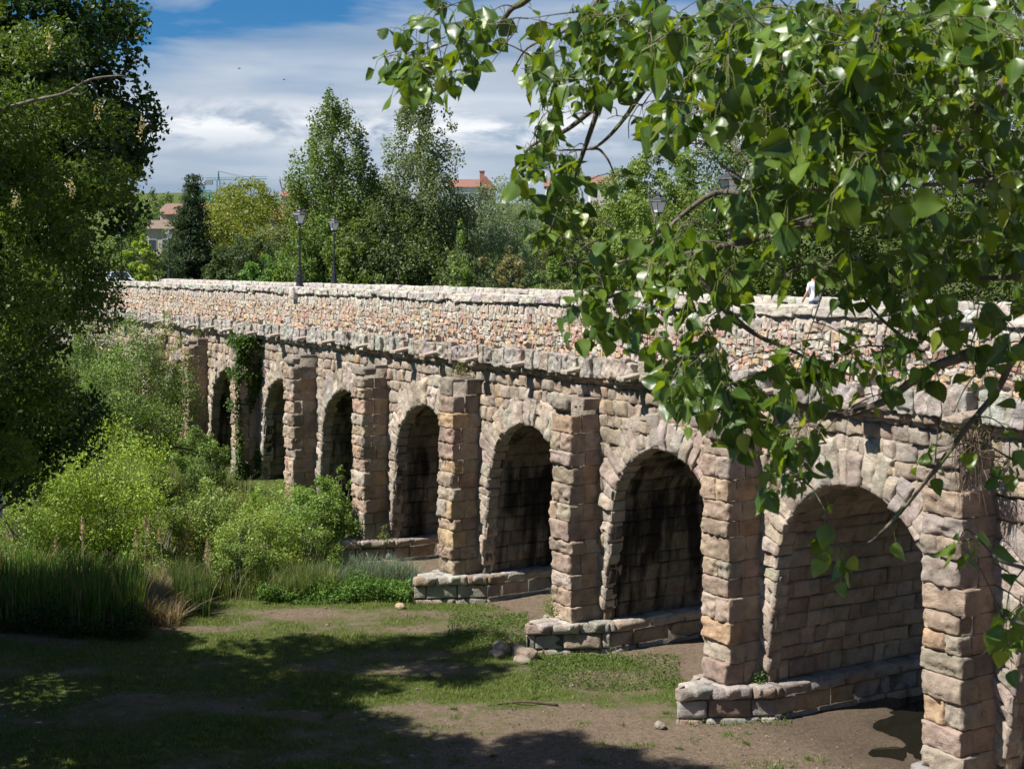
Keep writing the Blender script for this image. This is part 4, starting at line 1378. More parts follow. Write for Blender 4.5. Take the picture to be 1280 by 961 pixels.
# seed-headed dry reeds, single plants
for i, (px, d, h) in enumerate([(100, 56.0, 3.2), (104, 56.3, 2.9), (180, 57.5, 3.0), (172, 57.3, 2.5), (190, 57.6, 2.9), (262, 56.4, 2.4), (258, 56.6, 2.0), (70, 56.3, 2.2), (205, 57.2, 2.6)]):
    x = (px - CX) / F_PX * d
    z = float(terrain(x, d))
    lab = ['tallest dry reed with tan seed plume before the bright bush', 'dry reed with plume beside the tallest dry reed', 'dry reed with plume at the dark gap in the bushes', 'shorter dry reed left of the dark gap', 'dry reed with plume right of the dark gap',
           'tan plumed reed above the reed clump', 'shorter tan plumed reed above the reed clump', 'short dry reed near the left end of the reed stand', 'leaning dry reed above the pale dead stalks'][i]
    root = empty('dry_reed', (x, d, z), lab, 'reed', 'dry plumed reeds on the left bank')
    ge = Geo()
    tip = np.array((x + rng.normal(0, .12), d, z + h))
    pth = smooth_path([(x, d, z), ((x + tip[0]) / 2 + .03, d, z + h * .5), tip], 4)
    tube(ge, pth, np.linspace(.018, .008, len(pth)), (.33, .26, .17), 4)
    ge.build('stem', M_BARK, root)
    ge = Geo()
    n = 130
    t = rng.uniform(0, 1, n)[:, None]
    c = tip + np.array((.03, 0, -.62)) * t + rng.normal(0, 1, (n, 3)) * np.array((.055, .055, .05)) * (0.3 + t)
    leaf_quads(ge, c, .09, gcol(n, (.30, .23, .16), (.42, .34, .25)), asp=.35, flat=.6)
    ge.build('seed_head', M_GRASS, root)


# ivy and plants growing on the masonry
def cling(name, label, cat, pts, size, ca, cb_, base, asp=.9, stems=None):
    root = empty(name, base, label, cat)
    ge = Geo()
    leaf_quads(ge, pts, size, gcol(len(pts), ca, cb_), bias=(-.7, -.5, .4), asp=asp)
    ge.build('leaves', M_LEAF, root)
    if stems is not None:
        g2 = Geo()
        for s in stems:
            q = smooth_path(s, 3)
            tube(g2, q, np.linspace(.018, .006, len(q)), (.16, .12, .09), 4)
        g2.build('stems', M_BARK, root)
    return root


Lp = PIERS[8]
n = 9000
z = rng.uniform(0.4, 8.25, n)
side = rng.random(n) < .68
Lq = np.where(side, Lp - .66 - np.abs(rng.normal(0, .13, n)) * (1 + vnoise(z * 1.3, rng.uniform(0, .3, n), 0 * z, 12)), Lp + rng.uniform(-.7, .75, n))
Dq = np.where(side, rng.uniform(26.0, 27.5, n), 26.1 - np.abs(rng.normal(0, .09, n)))
msk = vnoise(Lq * 1.3 + Dq * 1.2, Dq * .9, z * 1.1, 4) * 1.25 + sstep(3.0, 7.5, z) * .62 - np.where(side, .22, .72) + np.where(side, .25 * (27.4 - Dq), 0)
ok = msk > rng.normal(0, .12, n)
topn = 900
Lt, Dt, zt = Lp + rng.normal(-.1, .5, topn), rng.uniform(26.0, 27.3, topn), 7.8 + np.abs(rng.normal(0, .3, topn))
ivy_pts = np.concatenate((Bc(Lq[ok], Dq[ok], z[ok]), Bc(Lt, Dt, zt)))
cling('ivy', 'green ivy climbing over the second buttress from the far left end', 'ivy', ivy_pts, .13, (.04, .085, .016), (.095, .16, .03), Bc(Lp - .6, 26.1, 0.05),
      stems=[[Bc(Lp - .68, d0, .05), Bc(Lp - .7, d0 + .1, 3.5), Bc(Lp - .68, d0 + rng.normal(0, .2), 7.2)] for d0 in (26.3, 26.7, 27.1)])
for (L, D, z0, r, n, lab, ca, cb_) in [
    (PIERS[5], 26.9, 7.8, .36, 420, 'small green and rusty plant growing on top of the middle buttress', (.09, .11, .03), (.20, .17, .06)),
    (PIERS[4] + .5, 26.2, 0.05, .3, 420, 'bright weed on the plinth at the foot of a buttress in mid picture', (.12, .17, .03), (.19, .24, .05)),
    (PIERS[6] - .9, 27.0, 0.02, .28, 300, 'grassy weed on the plinth of the fourth buttress from the left', (.12, .15, .035), (.20, .22, .06)),
    (PIERS[6] + .75, 26.2, 0.02, .22, 160, 'thin yellow weed left of the fourth buttress foot', (.15, .16, .05), (.22, .22, .08)),
    (PIERS[3] - .8, 27.2, 0.02, .2, 130, 'tiny green weed on the plinth inside the large right arch', (.07, .13, .03), (.12, .19, .04)),
    (PIERS[9] + .1, 27.0, 7.9, .3, 260, 'yellowish tuft growing beside the farthest visible buttress top', (.13, .14, .04), (.2, .2, .06)),
]:
    pts = Bc(L + rng.normal(0, r * .7, n), D + rng.normal(0, r * .5, n), z0 + np.abs(rng.normal(0, r, n)))
    o = cling('wall_plant', lab, 'plant', pts, .075, ca, cb_, Bc(L, D, z0), .5, stems=[[Bc(L, D, z0), Bc(L + .05, D, z0 + r * .6), Bc(L + rng.normal(0, .15), D - .1, z0 + r)] for q in range(3)])
    o['group'] = 'plants growing on the masonry'
# dry roots hanging over the nearest buttress
Lp = PIERS[2]
root = empty('dry_shrub', Bc(Lp - .45, 26.5, 7.7), 'dry brown shrub with roots hanging over the nearest buttress top', 'shrub')
ge = Geo()
for i in range(80):
    p0 = Bc(Lp - .55 + rng.normal(0, .12), 26.45 + rng.normal(0, .2), 7.85 + rng.uniform(-.1, .3))
    dn = rng.uniform(.3, 1.3)
    q = smooth_path([p0, p0 + Bc(-.25, -.1, .05) * rng.uniform(.4, 1.4) + rng.normal(0, .08, 3), p0 + Bc(-.2, -.15, 0) + rng.normal(0, .16, 3) - (0, 0, dn)], 4)
    tube(ge, q, np.linspace(.014, .005, len(q)), (.10, .07, .05) if i % 4 else (.22, .165, .12), 3)
ge.build('hanging_roots', M_BARK, root)
ge = Geo()
n = 500
leaf_quads(ge, Bc(Lp - .55 + rng.normal(0, .3, n), 26.6 + rng.normal(0, .3, n), 8.1 + rng.normal(0, .25, n)), .07, gcol(n, (.11, .10, .04), (.19, .17, .07)), asp=.4)
ge.build('leaves', M_LEAF, root)

# fallen stick, loose stones
ge = Geo()
p0, p1 = P(622, 889, 42.9), P(697, 892, 42.6)
for q in (p0, p1):
    q[2] = float(terrain(q[0], q[1])) + .04
pth = smooth_path([p0, (p0 + p1) / 2 + (0, .05, .06), p1], 5)
tube(ge, pth, np.linspace(.03, .045, len(pth)), (.075, .055, .042), 6)
tag(ge.build('fallen_stick', M_BARK, origin=p0, smooth=True), 'dark fallen stick lying on the soil in mid foreground', 'stick')
for i, (L, D, s, lab) in enumerate([(42.3, 24.3, (.3, .2, .17), 'rough grey stone at the point of the broken plinth'), (41.2, 24.6, (.52, .22, .2), 'long rough stone fallen in front of the broken plinth'),
                                   (41.9, 23.9, (.26, .16, .1), 'small half-buried stone before the broken plinth'), (40.7, 24.2, (.32, .18, .09), 'flat stone half-buried right of the long rough stone'),
                                   (33.0, 24.2, (.16, .12, .1), 'reddish loose block lying before the right plinth'), (49.4, 23.9, (.2, .15, .1), 'loose stone before the plinth with clean block courses'),
                                   (53.0, 15.8, (.22, .16, .14), 'grey stone at the edge of the grass below the dry stalks')]):
    x, y, _ = Bc(L, D, 0)
    z = float(terrain(x, y))
    ge = Geo()
    blocks(ge, Bc, [(L, D, z + s[2] * .7)], [s], cols(1, PAL_PINK), r=.08, bulge=.04, amp=.05, freq=4, tmpl=T_FINE, seed=200 + i)
    tag(ge.build('loose_stone', M_STONE, origin=(x, y, z), smooth=True), lab, 'stone', 'loose stones on the river bed')

# ------------------------------------------------------------------ town beyond the bridge
def house(name, label, px0, px1, eave_y, ridge_y, d, wall, roof, depth=9.0, win=(3, 1), chimney=False, gable=False, base_drop=None):
    x0, x1 = (px0 - CX) / F_PX * d, (px1 - CX) / F_PX * d
    ze, zr = CAMZ - (eave_y - HY) / F_PX * d, CAMZ - (ridge_y - HY) / F_PX * d
    gz = min(float(terrain((x0 + x1) / 2, d)), ze - 5.0)
    root = empty(name, ((x0 + x1) / 2, d, gz), label, 'house', 'houses beyond the trees')
    ge = Geo()
    box(ge, (x0, d, gz), (x1, d + depth, ze), wall)
    ge.build('wall', M_PLAS, root)
    ge = Geo()
    ov = .4
    if gable:
        v = [(x0 - ov, d - ov, ze), ((x0 + x1) / 2, d - ov, zr), (x1 + ov, d - ov, ze), (x0 - ov, d + depth, ze), ((x0 + x1) / 2, d + depth, zr), (x1 + ov, d + depth, ze)]
        ge.add(v, [np.array([(0, 1, 4, 3), (1, 2, 5, 4), (0, 3, 5, 2)]), np.array([(0, 2, 1), (3, 4, 5)])], roof)
    else:
        m = d + depth / 2
        v = [(x0 - ov, d - ov, ze), (x1 + ov, d - ov, ze), (x1 + ov, m, zr), (x0 - ov, m, zr), (x0 - ov, d + depth + ov, ze), (x1 + ov, d + depth + ov, ze)]
        ge.add(v, [np.array([(0, 1, 2, 3), (3, 2, 5, 4), (0, 4, 5, 1)]), np.array([(0, 3, 4), (1, 5, 2)])], roof)
    rf = ge.build('roof', M_TILE, root)
    if chimney:
        ge = Geo()
        cx = x0 + (x1 - x0) * .3
        box(ge, (cx - .5, d + depth * .3, ze), (cx + .5, d + depth * .3 + 1, zr + 1.1), (.3, .16, .12))
        box(ge, (cx - .62, d + depth * .3 - .12, zr + 1.1), (cx + .62, d + depth * .3 + 1.12, zr + 1.3), (.32, .2, .15))
        ge.build('chimney', M_PLAS, rf)
    nx, ny = win
    for i in range(nx):
        for j in range(ny):
            wx = x0 + (x1 - x0) * (i + .5) / nx
            wz = ze - 1.9 - j * 3.0
            if wz - .7 < gz:
                continue
            ge = Geo()
            box(ge, (wx - .5, d - .05, wz - .65), (wx + .5, d + .02, wz + .65), (.55, .53, .5))
            w = ge.build('window', M_PLAS, root)
            ge = Geo()
            box(ge, (wx - .42, d - .07, wz - .57), (wx + .42, d - .052, wz + .57), (.04, .05, .06))
            ge.build('pane', M_GLASS, w)
    return root


house('rendered_house', 'pale beige house wall between the lime green tree and the conifer', 182, 216, 286, 274, 172, (.50, .43, .35), (.22, .16, .12), win=(2, 3))
house('tiled_house', 'brick pink house behind the conifer below the rooftop sign', 208, 240, 268, 258, 200, (.42, .27, .21), (.25, .14, .10), win=(2, 2))
house('tiled_house', 'house with orange tiled roof left of the tall near parapet lamp', 338, 374, 275, 260, 215, (.5, .42, .34), (.30, .15, .10), win=(3, 2))
house('tiled_house', 'house with dull red roof below the leafless tree', 352, 376, 245, 236, 262, (.42, .32, .27), (.34, .13, .10), win=(2, 1))
house('tiled_house', 'white house with long orange roof right of the airy poplar', 562, 597, 234, 222, 300, (.68, .66, .62), (.27, .13, .095), win=(6, 1), depth=12)
house('brick_house', 'brick gabled house with chimney beside the long orange roof', 595, 619, 236, 220, 305, (.36, .18, .13), (.42, .18, .12), win=(2, 1), chimney=True, gable=True)
house('tiled_house', 'house with small red roof seen between the hanging leaves', 683, 712, 233, 222, 300, (.62, .58, .53), (.28, .14, .10), win=(3, 1), chimney=True)
house('tiled_house', 'house with red roof at the right end of the open sky', 738, 770, 230, 219, 310, (.58, .54, .5), (.28, .14, .10), win=(3, 1))
# low garden wall and carport at the far bridge end
ge = Geo()
a, b = P(118, 340, 140), P(196, 331, 140)
box(ge, (a[0], 140, 6), (b[0], 140.4, CAMZ - (331 - HY) / F_PX * 140), (.36, .29, .2))
box(ge, (a[0] - .05, 139.92, CAMZ - (331 - HY) / F_PX * 140), (b[0] + .05, 140.48, CAMZ - (329 - HY) / F_PX * 140), (.4, .34, .26))
tag(ge.build('garden_wall', M_PLAS, origin=((a[0] + b[0]) / 2, 140, 6)), 'ochre garden wall beyond the far end of the bridge', 'wall')

# building with rooftop letters
d = 262
x0, x1 = (200 - CX) / F_PX * d, (276 - CX) / F_PX * d
zr = CAMZ - (257 - HY) / F_PX * d
gz = float(terrain((x0 + x1) / 2, d))
HB = empty('hotel_building', ((x0 + x1) / 2, d, gz), 'low terracotta roofed building carrying large teal rooftop letters', 'building')
ge = Geo()
box(ge, (x0, d, gz - 1), (x1, d + 12, zr - 1.2), (.5, .38, .3))
ge.build('wall', M_PLAS, HB)
ge = Geo()
m = d + 6
v = [(x0 - .4, d - .4, zr - 1.2), (x1 + .4, d - .4, zr - 1.2), (x1 + .4, m, zr + .6), (x0 - .4, m, zr + .6), (x0 - .4, d + 12.4, zr - 1.2), (x1 + .4, d + 12.4, zr - 1.2)]
ge.add(v, [np.array([(0, 1, 2, 3), (3, 2, 5, 4), (0, 4, 5, 1)]), np.array([(0, 3, 4), (1, 5, 2)])], (.24, .15, .11))
ge.build('roof', M_TILE, HB)
SG = empty('rooftop_sign', ((246 - CX) / F_PX * d, d + 4, zr), 'large teal letters reading HOTEL standing on the terracotta roof', 'sign')
TEAL = (.05, .30, .30)
zb, zt_ = CAMZ - (249.5 - HY) / F_PX * d, CAMZ - (237 - HY) / F_PX * d
lw = (265 - 230) / 5 / F_PX * d
STROKES = {'H': [((0, 0), (0, 1)), ((1, 0), (1, 1)), ((0, .5), (1, .5))], 'O': [((0, 0), (0, 1)), ((1, 0), (1, 1)), ((0, 0), (1, 0)), ((0, 1), (1, 1))], 'T': [((.5, 0), (.5, 1)), ((0, 1), (1, 1))],
           'E': [((0, 0), (0, 1)), ((0, 0), (1, 0)), ((0, .5), (.8, .5)), ((0, 1), (1, 1))], 'L': [((0, 0), (0, 1)), ((0, 0), (1, 0))]}
ge = Geo()
for i, ch in enumerate('HOTEL'):
    ox = (230 - CX) / F_PX * d + i * lw
    for k, ((ax, ay), (bx, by)) in enumerate(STROKES[ch]):
        w, h, th = lw * .72, zt_ - zb, .2
        xa, xb = sorted((ox + ax * w, ox + bx * w))
        za, zb2 = sorted((zb + ay * h, zb + by * h))
        e = .003 * k
        box(ge, (xa - th / 2, d + 3.8 - e, za - th / 2), (xb + th / 2, d + 4.1 + e, zb2 + th / 2), TEAL)
ge.build('letters', M_PAINT, SG)
ge = Geo()
for i in range(6):
    xx = (230 - CX) / F_PX * d + i * lw * .97
    tube(ge, [(xx, d + 4.3, zr - .3), (xx, d + 4.3, zt_)], .06, (.15, .15, .15), 4)
for zz in (zb + .2, zt_ - .3):
    tube(ge, [((229 - CX) / F_PX * d, d + 4.25, zz), ((265 - CX) / F_PX * d, d + 4.25, zz)], .05, (.15, .15, .15), 4)
ge.build('support_frame', M_IRON, SG)

# tower crane on the skyline
d = 520
base = P(273, 240, d)
base[2] = float(terrain(base[0], d))
CR = empty('tower_crane', base, 'teal tower crane with a long jib on the green skyline', 'crane')
zt_ = P(0, 214, d)[2]
zj = P(0, 225.5, d)[2]
cc = (.07, .22, .25)
ge = Geo()
for ax, ay in ((-.5, -.5), (.5, -.5), (.5, .5), (-.5, .5)):
    tube(ge, [base + (ax, ay, 0), (base[0] + ax, base[1] + ay, zj)], .09, cc, 4)
zz = np.arange(base[2], zj, 1.6)
for i, z in enumerate(zz[:-1]):
    s = 1 if i % 2 else -1
    tube(ge, [(base[0] - .5 * s, base[1] - .5, z), (base[0] + .5 * s, base[1] - .5, z + 1.6)], .09, cc, 3)
tube(ge, [(base[0], base[1], zj), (base[0], base[1], zt_)], [.45, .2], cc, 4)
ge.build('mast', M_PAINT, CR)
ge = Geo()
xa, xb = P(257, 0, d)[0], P(334, 0, d)[0]
for dy, dz in ((-.4, 0), (.4, 0), (0, .8)):
    tube(ge, [(xa, d + dy, zj + dz), (xb, d + dy, zj + dz + .6)], .08, cc, 4)
xs = np.arange(xa, xb, 1.3)
for i, x in enumerate(xs[:-1]):
    tube(ge, [(x, d - .4, zj), (x + .65, d, zj + .8), (x + 1.3, d - .4, zj)], .07, cc, 3)
ge.build('jib', M_PAINT, CR)
ge = Geo()
box(ge, (xa, d - .8, zj - 1.6), (xa + 2.6, d + .8, zj - .05), (.25, .3, .32))
ge.build('counterweight', M_PAINT, CR)
ge = Geo()
for xx in (xa + 1, xb - 6, (base[0] + xb) / 2):
    tube(ge, [(base[0], d, zt_), (xx, d, zj + .9)], .05, cc, 3)
ge.build('stay_cables', M_PAINT, CR)

# parked car at the far end of the bridge, behind the parapet
def car():
    Lc, Dc = 113.5, 30.0
    root = empty('parked_car', Bc(Lc, Dc, Z_DECK + .02), 'pale silver car standing on the roadway at the far left end of the bridge', 'car')
    prof = np.array([(-2.05, .35), (-2.1, .62), (-2.0, .86), (-1.2, .98), (-.55, 1.42), (.75, 1.46), (1.55, 1.02), (2.0, .92), (2.1, .6), (2.05, .35)])
    n = len(prof)
    ws = [(-.80, 1), (-.86, .5), (.86, .5), (.80, 1)]

    def loft(pr, halfs):
        V = []
        for s in (-1, 1):
            for l, z in pr:
                hwid = .84 - .16 * max(0, (z - .95)) / .5
                V.append(Bc(Lc + l, Dc + s * hwid * halfs, Z_DECK + z))
        return np.array(V)
    ge = Geo()
    i = np.arange(n)
    ge.add(loft(prof, 1), [np.stack((i, (i + 1) % n, (i + 1) % n + n, i + n), -1), i[None], (i + n)[None]], (.5, .54, .58))
    ge.build('body', M_PAINT, root)
    wn = np.array([(-1.05, 1.0), (-.5, 1.36), (.7, 1.39), (1.38, 1.03)])
    ge = Geo()
    for s in (-1, 1):
        V = [Bc(Lc + l, Dc + s * (.85 - .16 * max(0, z - .95) / .5), Z_DECK + z) for l, z in wn]
        ge.add(V, np.arange(4)[None], (.02, .025, .03))
    ge.build('side_window', M_GLASS, root)
    ge = Geo()
    V = [Bc(Lc - 1.15, Dc - .72, Z_DECK + 1.04), Bc(Lc - 1.15, Dc + .72, Z_DECK + 1.04), Bc(Lc - .6, Dc + .62, Z_DECK + 1.41), Bc(Lc - .6, Dc - .62, Z_DECK + 1.41)]
    ge.add(np.array(V) + Bc(-.03, 0, .02), np.arange(4)[None], (.02, .025, .03))
    ge.build('windscreen', M_GLASS, root)
    for l in (-1.3, 1.3):
        for s in (-1, 1):
            ge = Geo()
            a = np.arange(16) * 2 * math.pi / 16
            rings = []
            for w, r in ((-.1, .2), (-.1, .32), (.1, .32), (.1, .2)):
                rings.append(Bc(Lc + l + r * np.cos(a), Dc + s * .76 + w, Z_DECK + .33 + r * np.sin(a)))
            V = np.concatenate(rings)
            j = np.arange(16)
            q = np.concatenate([np.stack((k * 16 + j, k * 16 + (j + 1) % 16, (k + 1) * 16 + (j + 1) % 16, (k + 1) * 16 + j), -1) for k in range(3)])
            ge.add(V, [q, j[None], (j + 48)[None]], (.015, .015, .015))
            ge.build('wheel', M_IRON, root)


car()

# white board at the very left edge
x = (-4 - CX) / F_PX * 54
z = float(terrain(x, 54))
SB = empty('white_board', (x, 54, z), 'white board on a post at the left edge above the reeds', 'sign')
ge = Geo()
zt_ = CAMZ - (614 - HY) / F_PX * 54
tube(ge, [(x, 54.06, z - .1), (x, 54.06, zt_ - .1)], .04, (.3, .3, .3), 6)
ge.build('post', M_PAINT, SB)
ge = Geo()
box(ge, (x - .22, 53.98, zt_ - 1.0), (x + .22, 54.01, zt_), (.72, .74, .76))
ge.build('panel', M_PAINT, SB)

# small birds in the sky
for i, (px, py, d, lab) in enumerate([(299, 86, 120, 'small dark bird flying in the sky, upper left one of the two'), (355, 100, 125, 'small dark bird flying in the sky, nearer to the tall poplar')]):
    c = P(px, py, d)
    ge = Geo()
    tube(ge, [c + (-.1, 0, 0), c + (-.03, 0, .01), c + (.07, 0, .01), c + (.15, 0, 0)], [.01, .035, .03, .005], (.03, .03, .035), 6)
    for s in (-1, 1):
        ge.add([c + (-.03, 0, .01), c + (.04, 0, .01), c + (.0, s * .16, .06), c + (-.06, s * .24, .03)], np.array([[0, 1, 2, 3]]), (.03, .03, .035))
    tag(ge.build('bird', M_SKIN, origin=c), lab, 'bird', 'birds in the sky')

# ------------------------------------------------------------------ person walking on the bridge
def person():
    Lq, Dq = None, 28.9
    # place by the direction seen in the photograph and the roadway height
    px = 1017
    k = (px - CX) / F_PX
    # X = k*Y ; D = X*CO + Y*SI
    Y = Dq / (k * CO + SI)
    X = k * Y
    base = np.array((X, Y, Z_DECK + .015))
    root = empty('person', base, 'person in a white shirt with fair hair walking on the bridge behind the parapet', 'person')
    f = Bc(1, 0, 0) / np.linalg.norm(Bc(1, 0, 0))          # faces along the bridge
    s = np.array((f[1], -f[0], 0))
    up = np.array((0, 0, 1.))

    def pt(a, b_, h):
        return base + f * a + s * b_ + up * h
    verts = [(0, 0, .93, .15), (0, 0, 1.08, .14), (0, 0, 1.25, .155), (0, 0, 1.40, .13), (0, 0, 1.49, .055), (.02, 0, 1.56, .06), (.03, 0, 1.63, .098), (.02, 0, 1.70, .085)]
    edges = [(i, i + 1) for i in range(7)]
    for sg in (-1, 1):
        n = len(verts)
        verts += [(0, sg * .17, 1.38, .06), (-.05 * sg - .02, sg * .22, 1.13, .045), (.1 - .1 * sg, sg * .22, .93, .036), (.14 - .12 * sg, sg * .21, .84, .035)]
        edges += [(3, n), (n, n + 1), (n + 1, n + 2), (n + 2, n + 3)]
        n = len(verts)
        verts += [(.02 * sg, sg * .10, .84, .095), (.13 * sg, sg * .10, .48, .06), (.2 * sg - .06, sg * .10, .09, .042), (.2 * sg + .08, sg * .11, .04, .04)]
        edges += [(0, n), (n, n + 1), (n + 1, n + 2), (n + 2, n + 3)]
    me = bpy.data.meshes.new('person_body')
    V = np.array([pt(a, b_, h) - base for a, b_, h, r in verts])
    me.from_pydata([tuple(v) for v in V], edges, [])
    o = bpy.data.objects.new('body_tmp', me)
    COL.objects.link(o)
    md = o.modifiers.new('skin', 'SKIN')
    for i, v in enumerate(verts):
        me.skin_vertices[0].data[i].radius = (v[3], v[3])
    me.skin_vertices[0].data[0].use_root = True
    sb = o.modifiers.new('sub', 'SUBSURF')
    sb.levels = sb.render_levels = 2
    dg = bpy.context.evaluated_depsgraph_get()
    ev = o.evaluated_get(dg)
    m2 = bpy.data.meshes.new_from_object(ev)
    VV = np.array([v.co[:] for v in m2.vertices])
    quads = [tuple(p.vertices) for p in m2.polygons]
    bpy.data.objects.remove(o)
    q4 = np.array([q for q in quads if len(q) == 4])
    q3 = [q for q in quads if len(q) == 3]
    z = VV[:, 2]
    skin = np.array((.50, .27, .19))
    C = np.tile(skin, (len(VV), 1))
    lat = np.abs(VV @ s)
    C[(z < 1.46) & (z > .88) & (lat < .2)] = (.78, .78, .80)
    C[(z < 1.46) & (z > 1.2) & (lat >= .17)] = (.78, .78, .80)
    C[(z <= .9) & (lat < .19)] = (.06, .07, .11)
    C[z < .1] = (.03, .03, .03)
    ge = Geo()
    fs = [q4] + ([np.array(q3)] if q3 else [])
    ge.add(VV + base, fs, C)
    ge.build('body', M_SKIN, root, smooth=True)
    ge = Geo()
    blocks(ge, lambda a, b_, c: np.stack((a, b_, c), -1), [pt(-.02, 0, 1.675)], [(.105, .105, .105)], [(.42, .30, .19)], r=.1, bulge=.0, amp=.012, freq=9, tmpl=T_FINE)
    ge.build('hair', M_SKIN, root, smooth=True)
    ge = Geo()
    hc = pt(.115, 0, 1.60)
    tube(ge, [hc + up * .03, hc + f * .022 - up * .01], [.008, .014], skin, 5)
    ge.build('nose', M_SKIN, root)


person()

# ------------------------------------------------------------------ the near poplar whose boughs hang into the picture
T0 = np.array((3.6, 4.6, 0.0))
T0[2] = float(terrain(T0[0], T0[1]))
NP = empty('poplar_tree', T0, 'near poplar with glossy heart-shaped leaves hanging into the picture from the right', 'tree')
BK = (.13, .105, .085)
BK2 = (.125, .105, .085)
ge = Geo()
tube(ge, [T0 + (0, 0, -.3), T0 + (.03, .02, 1.2), T0 + (-.02, 0, 2.6), T0 + (.05, .05, 4.2), T0 + (.0, .1, 6.5)], [.26, .2, .17, .14, .07], (.16, .145, .12), 14)
ge.build('trunk', M_BARK, NP, smooth=True)
BOUGHS = [  # depth at start, depth at end, start radius, polyline in photo pixels (start is nearest the trunk)
    (3.9, 3.7, .020, [(1420, 452), (1330, 440), (1280, 442), (1224, 440), (1194, 449), (1167, 459), (1134, 481), (1100, 504), (1040, 520), (976, 497), (946, 500), (905, 470)]),
    (3.8, 4.0, .011, [(1300, 400), (1267, 447), (1246, 489), (1212, 530), (1175, 579), (1160, 598), (1130, 635), (1089, 676), (1062, 684)]),
    (3.9, 4.2, .010, [(1194, 449), (1164, 455), (1149, 436), (1119, 414), (1085, 380), (1060, 330)]),
    (3.3, 3.9, .024, [(1420, 30), (1280, 90), (1212, 142), (1130, 175), (1074, 205), (1032, 184)]),
    (3.4, 4.4, .020, [(1300, -110), (1150, -40), (1092, 13), (1047, 41), (985, 70), (950, 110), (945, 150)]),
    (3.9, 4.9, .017, [(1000, -120), (860, -40), (816, 22), (775, 82), (752, 124), (730, 146), (704, 165), (665, 182), (640, 215)]),
    (4.4, 5.0, .013, [(850, -120), (730, -60), (659, 0), (640, 11), (625, 30), (599, 52), (570, 70), (545, 82), (505, 95)]),
    (4.1, 4.6, .011, [(900, 30), (840, 70), (800, 120), (782, 146), (760, 172), (738, 186), (700, 188)]),
    (4.6, 4.7, .006, [(738, 186), (749, 187), (760, 200), (769, 221)]),
    (3.5, 4.1, .014, [(1120, 120), (1040, 180), (984, 214), (965, 247), (901, 240), (856, 266), (800, 318), (760, 330)]),
    (3.6, 3.9, .011, [(1040, 270), (940, 300), (860, 318), (831, 335), (790, 361), (741, 378), (715, 385)]),
    (3.7, 3.9, .009, [(860, 318), (835, 350), (812, 380), (800, 420)]),
    (3.7, 3.8, .011, [(850, 300), (894, 372), (920, 399), (950, 421), (1002, 444), (1035, 470)]),
    (3.3, 3.6, .006, [(1300, 220), (1180, 230), (1111, 235), (1077, 255), (1010, 270), (960, 290)]),
    (3.4, 3.6, .009, [(1420, 760), (1340, 735), (1280, 710), (1250, 700), (1222, 672)]),
    (3.3, 3.4, .008, [(1420, 820), (1330, 800), (1280, 780), (1252, 770)]),
    (3.5, 3.8, .010, [(1380, 330), (1280, 345), (1200, 350), (1130, 360), (1085, 340)]),
    (4.5, 4.9, .009, [(790, -60), (740, 10), (700, 42), (660, 60), (640, 90)]),
    (4.2, 4.6, .009, [(752, 124), (720, 215), (700, 260), (690, 300)]),
]
paths = []
for i, (d0, d1, r0, pl) in enumerate(BOUGHS):
    ds = np.linspace(d0, d1, len(pl)) + rng.normal(0, .04, len(pl))
    pts = np.array([P(x, y, d) for (x, y), d in zip(pl, ds)])
    paths.append((smooth_path(pts, 5), r0))
BG = []
for i, (pth, r0) in enumerate(paths):
    ge = Geo()
    tube(ge, pth, np.linspace(r0, max(r0 * .25, .0022), len(pth)), BK if i in (0, 3, 4) else BK2, 7)
    sx0, sy0 = BOUGHS[i][3][0]
    if sx0 > 1285 or sy0 < -5:                      # run back to the trunk outside the picture
        e = T0 + np.array((0, 0.02, np.clip(pth[0][2] - T0[2] - .5, .8, 4.4)))
        q = smooth_path([pth[0], (pth[0] * .5 + e * .5) + (0, 0, .12), e], 5)
        tube(ge, q, np.linspace(r0, r0 * 2.0, len(q)), BK, 7)
    BG.append(ge)
ALLP = np.concatenate([p for p, r in paths])

# leaf shape: broad rounded triangle with a drawn-out tip
LY = np.array([0, .04, .09, .15, .21, .28, .35, .42, .49, .56, .63, .70, .77, .84, .92, 1.0])
LW = np.array([.05, .24, .38, .44, .49, .47, .475, .43, .415, .35, .315, .245, .195, .12, .05, .0])
LX = np.array([-1, -.55, 0, .55, 1.])
LEAF_U, LEAF_V = np.meshgrid(LX, LY, indexing='xy')
LEAF_W = LW[:, None] * LX[None] * np.ones_like(LEAF_V)
_i = np.arange(len(LY) - 1)[:, None] * 5 + np.arange(4)[None]
LEAF_Q = np.stack((_i, _i + 1, _i + 6, _i + 5), -1).reshape(-1, 4)


